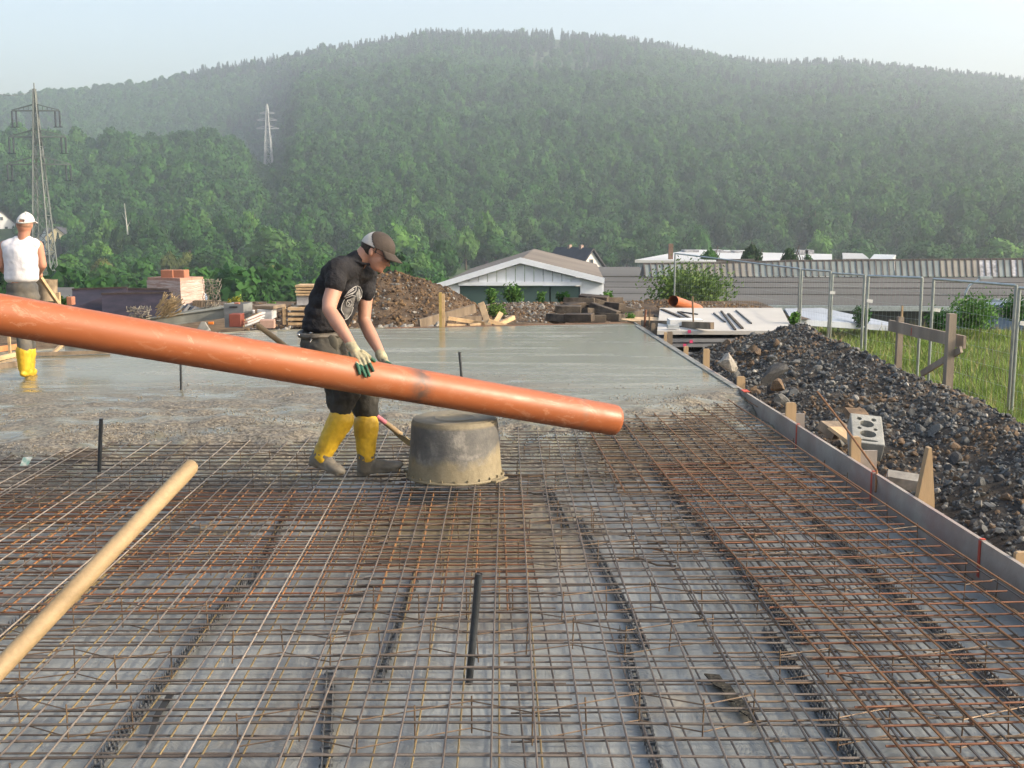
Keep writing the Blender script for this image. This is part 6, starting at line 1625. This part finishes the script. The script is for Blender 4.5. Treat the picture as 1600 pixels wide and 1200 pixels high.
decal([('line', [(539, 463), (545, 455), (553, 449), (557, 447), (556, 454), (551, 459), (544, 461), (538, 464)]),
       ('line', [(541, 460), (553, 452)]), ('line', [(543, 462), (554, 456)]), ('line', [(540, 466), (550, 462), (556, 463)]),
       ('line', [(558, 447), (563, 449), (566, 456), (565, 463), (561, 470)]), ('line', [(560, 450), (562, 458), (561, 466)]),
       ('line', [(541, 474), (543, 469), (548, 469), (550, 474), (547, 479), (542, 478), (541, 474)]), ('line', [(544, 472), (547, 475), (544, 477)]),
       ('line', [(552, 480), (549, 490), (543, 498), (538, 500)]), ('line', [(538, 468), (534, 477), (533, 484), (537, 492)])], PRW, 'print_lines', off=.005)
# trousers
tr = MB()
E(tr, 504, 538, 7.5, .168, .128, .12, Vector((0, 0, 1)), Vector((.14, .3, 0))); E(tr, 503, 524, 7.5, .155, .122, .06, Vector((0, 0, 1)), Vector((.14, .3, 0)))
kN, kF = Q(541, 614, 7.32), Q(572, 616, 7.58); hN, hF = Q(500, 548, 7.40), Q(516, 548, 7.60)
capsule(tr, hN, kN, .115, .086); capsule(tr, kN, Q(533, 640, 7.33), .086, .074); capsule(tr, hF, kF, .115, .084); capsule(tr, kF, Q(571, 640, 7.58), .084, .088)
capsule(tr, Q(518, 600, 7.35), Q(524, 632, 7.34), .05, .055)
skin_obj(tr, 'trousers', TROD, man, .010, 4, [(.035, .09, 'CLOUDS'), (.016, .04, 'CLOUDS')])
tu = MB(); E(tu, 504, 533, 7.495, .172, .133, .085, Vector((0, 0, 1)), Vector((.14, .3, 0))); skin_obj(tu, 'trouser_hips', TRO, man, .010, 3, [(.012, .06, 'CLOUDS')])
BELT = M('leather_belt', (.07, .06, .05), .6, .5, 25, col2=(.16, .14, .11))
pk = MB(); E(pk, 517, 540, 7.36, .055, .02, .075, Vector((.1, 0, 1)), Vector((1, -.2, 0))); skin_obj(pk, 'pocket', TRO, man, .008, 2)
collar_ring(Q(503, 520, 7.5), Vector((.03, 0, 1)), .166, .134, .020, BELT, 'belt', man, Vector((.14, .3, 0)))
bt_ = MB()
tuv = bvh([c for c in man.children if c.name.startswith('trouser_hips')][0])
for (x, y, r) in ((487, 520, .014), (467, 523, .010), (520, 519, .005), (520, 525, .005)):
    h, _ = surf_y(tuv, max(x, 474), y); h = h or Q(x, y, 7.37); h = Vector((Q(x, y, h.y-.02).x, h.y-.025, Q(x, y, h.y-.02).z)); ell(bt_, h, (r, r, r), None, 2)
ch = [Q(487, 524, 7.335), Q(486, 532, 7.33), Q(482, 541, 7.34), Q(478, 548, 7.36)]
for a, b in zip(ch[:-1], ch[1:]):
    for k in range(4): ell(bt_, a.lerp(b, k/4), (.006, .006, .006), None, 2)
o = MB(); o.v = [tuple(loc_of(man, v)) for v in bt_.v]; o.f = bt_.f; o.m = bt_.m; o.build('belt_chain', CHR, man, smooth=True, fix=False)
# boots
def boot(top, ank, toe, heel, lbl, rt=.088, ra=.062, up=Vector((0, 0, 1))):
    b = MB(); capsule(b, top - (top-ank).normalized()*.05, top, rt*.97, rt); capsule(b, top, ank, rt, ra)
    s = skin_obj(b, 'boot_shaft', YB, man, .008, 3, [(.010, .03, 'CLOUDS')])
    # flatten top of the shaft
    f_ = MB(); mid = heel.lerp(toe, .5); d = (toe-heel).normalized(); l = d.cross(up).normalized(); u = l.cross(d)
    if u.z < 0: u = -u
    R = Matrix((d, l, u)).transposed(); Lf = (toe-heel).length
    capsule(f_, ank + (top-ank).normalized()*.02, heel.lerp(toe, .22) + u*.045, ra*1.03, .060)
    ell(f_, heel.lerp(toe, .20) + u*.036, (.062, .046, .045), R); ell(f_, heel.lerp(toe, .45) + u*.045, (Lf*.30, .045, .048), R); ell(f_, heel.lerp(toe, .74) + u*.034, (Lf*.27, .052, .036), R)
    f_.box(heel.lerp(toe, .5) + u*.008, (Lf*.80, .075, .02), R); f_.box(heel.lerp(toe, .16) + u*.006, (Lf*.24, .072, .036), R)
    skin_obj(f_, 'boot_foot', SOLE, man, .007, 3); return s
boot(Q(533, 655, 7.33), Q(503, 712, 7.33), Q(536, 746, 7.27), Q(483, 722, 7.36), 'rear', up=Vector((.45, 0, .9)))
boot(Q(572, 662, 7.57), Q(572, 713, 7.57), Q(631, 733, 7.54), Q(557, 742, 7.60), 'front')
# gloves
def hand(wr, knuck, tips, thumb, palm_r, name, cuff_dir):
    g = MB(); kc = sum(knuck, Vector())/len(knuck)
    capsule(g, wr, wr.lerp(kc, .3), .031, .034)
    for kk in knuck: capsule(g, wr.lerp(kk, .25), kk, .022, .0145)
    s = skin_obj(g, name, GLC, man, .005, 3)
    gf = MB()
    for kk, (m_, t_) in zip(knuck, tips): capsule(gf, kk, m_, .0130, .0115, 10); capsule(gf, m_, t_, .0115, .0092, 10)
    capsule(gf, thumb[0], thumb[1], .017, .0145, 10); capsule(gf, thumb[1], thumb[2], .0145, .011, 10)
    f = skin_obj(gf, 'glove_fingers', GLC, man, .0036, 2)
    f.data.materials.append(GLG); f.data.materials.append(GLG)
    me = f.data; me.materials.clear(); me.materials.append(GLC); me.materials.append(GLG)
    tt = [Vector(loc_of(man, b)) for _, b in tips] + [loc_of(man, thumb[2])]; kk_ = [Vector(loc_of(man, b)) for b in knuck]
    for p in me.polygons:
        c = p.center; dt = min((c-q).length for q in tt); dk = min((c-q).length for q in kk_)
        p.material_index = 1 if dt < dk*.85 + .004 else 0
    cf = MB(); d = (wr - kc).normalized(); capsule(cf, wr - d*.012, wr + d*.028, .035, .036); skin_obj(cf, 'glove_cuff', GLC, man, .005, 2, [(.005, .012, 'CLOUDS')])
    return s
def onpipe(px, py, off):
    h, n = surf_y(pbv, px, py)
    if h is None: return None
    return h + n*off if n.dot(CAM-h) > 0 else h - n*off
tipspx = [((557, 573), (561, 584)), ((564, 577), (570, 588)), ((571, 577), (576, 587)), ((577, 573), (582, 580))]
kn = [Q(553, 561, 6.985), Q(560, 562, 6.965), Q(567, 561, 6.965), Q(573, 558, 6.975)]
ti = []
for (a, b) in tipspx: ti.append((onpipe(*a, .017) or Q(*a, 6.95), onpipe(*b, .012) or Q(*b, 6.93)))
hand(Q(551, 543, 7.04), kn, ti, (Q(566, 550, 7.0), Q(576, 557, 7.0), Q(585, 564, 7.0)), .03, 'glove_palm', None)
# green latex palm edge
gp = MB(); capsule(gp, Q(549, 551, 7.03), Q(553, 566, 6.985), .020, .015); skin_obj(gp, 'glove_edge', GLG, man, .005, 2)
kn = [Q(597, 567, 7.17), Q(601, 568, 7.16), Q(605, 569, 7.15), Q(608, 570, 7.14)]
ti = [(k + Vector((.012, .02, -.012)), k + Vector((.02, .035, -.04))) for k in kn]
hand(Q(596, 557, 7.25), kn, ti, (Q(598, 562, 7.2), Q(604, 567, 7.12), Q(610, 569, 7.10)), .03, 'glove_palm', None)

# ---------------- second man
w2 = thing('person', 'man in white sleeveless shirt and white cap seen from behind at left', 'person', G(40, 585, -.08))
Y2 = 11.95; Q2 = lambda px, py, d=0: P(px, py, Y2 + d)
WS = M('white_vest', (.74, .72, .74), .85, .07, 4, .6, 14, bdist=.012); lat2 = Vector((1, .08, 0))
b = MB(); capsule(b, Q2(36, 378), Q2(38, 362), .062, .060); ell(b, Q2(38, 350), (.078, .095, .10)); ell(b, Q2(38, 356, .03), (.066, .085, .09)); 
capsule(b, Q2(59, 384, .02), Q2(66, 414, .03), .058, .046); capsule(b, Q2(66, 414, .03), Q2(58, 430, .28), .045, .032)
capsule(b, Q2(8, 384, .02), Q2(0, 414, .02), .058, .046); capsule(b, Q2(0, 414, .02), Q2(14, 430, .28), .045, .032)
for wx in (Q2(58, 430, .28), Q2(14, 430, .28)): ell(b, wx + Vector((0, .05, 0)), (.04, .05, .035))
capsule(b, Q2(34, 390), Q2(33, 440), .11, .11)
for s in (-1, 1): ell(b, Q2(38 + s*11.2, 352, .0), (.012, .018, .03))
skin_obj(b, 'body', SK2, w2, .009, 4)
for s, hx in ((1, Q2(58, 430, .30)), (-1, Q2(14, 430, .30))):     # fingers closed on the rake handle
    g = MB()
    for k in range(4): z = .022*(1.5-k); capsule(g, hx + Vector((0, .04, z)), hx + Vector((-s*.035, .085, z)), .011, .010, 8); capsule(g, hx + Vector((-s*.035, .085, z)), hx + Vector((-s*.05, .06, z)), .010, .009, 8)
    capsule(g, hx + Vector((-s*.01, .03, .03)), hx + Vector((-s*.045, .05, .045)), .012, .010, 8); skin_obj(g, 'fingers', SK2, w2, .005, 2)
hb = MB(); ell(hb, Q2(38.5, 350, -.008), (.081, .094, .062)); skin_obj(hb, 'cropped_hair', M('cropped_hair', (.34, .19, .13), .8, .2, 30), w2, .008, 2)
s = MB(); 
for px, py, rx, ry, rz in ((34, 434, .178, .130, .075), (34, 427, .180, .130, .11), (34, 418, .184, .130, .15), (34, 408, .190, .130, .16), (34, 400, .195, .125, .15), (34, 393, .194, .118, .11), (35, 385, .170, .100, .075)): ell(s, Q2(px, py), (rx, ry, rz))
capsule(s, Q2(18, 381), Q2(52, 381), .065, .065); capsule(s, Q2(28, 377), Q2(44, 377), .060, .060)
for sx in (8.5, 59.0): capsule(s, Q2(34 + (sx-34)*.86, 384), Q2(34 + (sx-34)*.86, 392), .066, .05)
skin_obj(s, 'vest', WS, w2, .012, 4, [(.03, .22, 'CLOUDS'), (.010, .07, 'CLOUDS')])
cp_ = MB(); n = 36; k = 10; v = []; f = []; ctr = Q2(40, 347)
for i in range(k+1):
    a = math.pi/2*i/k
    for j in range(n): bb_ = 2*math.pi*j/n; v.append(ctr + Vector((math.cos(bb_)*.088*(math.cos(a) if i else 1), math.sin(bb_)*.108*(math.cos(a) if i else 1), math.sin(a)*.095 + .015*math.sin(bb_))))
for i in range(k):
    for j in range(n):
        bb_ = (j+.5)/n*2*math.pi
        if abs(bb_ - 1.5*math.pi) < .35 and 1 <= i <= 2: continue      # opening at the back above the strap
        f.append((i*n+j, i*n+(j+1) % n, (i+1)*n+(j+1) % n, (i+1)*n+j))
cp_.add(v, f); solid(cp_, 'cap', M('white_cap', (.68, .66, .62), .8, .08, 6, .2, 50), w2, .004)
bl = MB(); bl.prism([ctr + Vector((-.075, .07, .005)), ctr + Vector((.075, .07, .005)), ctr + Vector((.06, .17, -.015)), ctr + Vector((0, .19, -.02)), ctr + Vector((-.06, .17, -.015))], (0, 0, .006))
o = MB(); o.v = [tuple(loc_of(w2, q)) for q in bl.v]; o.f = bl.f; o.m = bl.m; o.build('cap_bill', WS, w2)
t = MB(); ell(t, Q2(35, 452), (.17, .125, .13)); ell(t, Q2(35, 464), (.178, .14, .12))
capsule(t, Q2(27, 468), Q2(36, 515), .105, .08); capsule(t, Q2(36, 515), Q2(38, 545, -.05), .08, .072); capsule(t, Q2(45, 468), Q2(44, 512, .15), .105, .08); capsule(t, Q2(44, 512, .15), Q2(44, 545, .25), .08, .07)
skin_obj(t, 'trousers', M('grey_blue_trousers', (.10, .105, .11), .9, .3, 4, .5, 20, col2=(.15, .13, .10)), w2, .012, 3, [(.03, .1, 'CLOUDS')])
for (tx, dy) in ((37, -.05), (44, .25)):
    t = MB(); capsule(t, Q2(tx, 548, dy), Q2(tx+1, 575, dy), .082, .064); ell(t, Q2(tx+1, 580, dy) + Vector((0, .05, -.02)), (.05, .13, .05)); skin_obj(t, 'boot', YB, w2, .01, 2, [(.010, .04, 'CLOUDS')])
a, b_ = P(50, 414, Y2+.33), P(136, 541, Y2+.9); d = b_ - a; rk = thing('concrete_rake', 'concrete rake with a flat wooden handle held by the man in white', 'rake', a)
MB().beam((0, 0, 0), d, .05, .028).build('handle', WOODX, rk); MB().box(d, (.5, .03, .10)).build('head', STEEL, rk)

# ================================================================ HAZE
hz = MB(); hz.box((0, 0, 160), (3640, 3640, 380)); hm = bpy.data.materials.new('haze_air'); hm.use_nodes = True
N, L = hm.node_tree.nodes, hm.node_tree.links; N.remove(N['Principled BSDF']); pv = N.new('ShaderNodeVolumePrincipled')
pv.inputs['Color'].default_value = (.80, .88, 1.0, 1); pv.inputs['Density'].default_value = HAZE_DENSITY; pv.inputs['Anisotropy'].default_value = .3
L.new(pv.outputs[0], N['Material Output'].inputs['Volume'])
hz.build('haze', hm, kind='stuff')
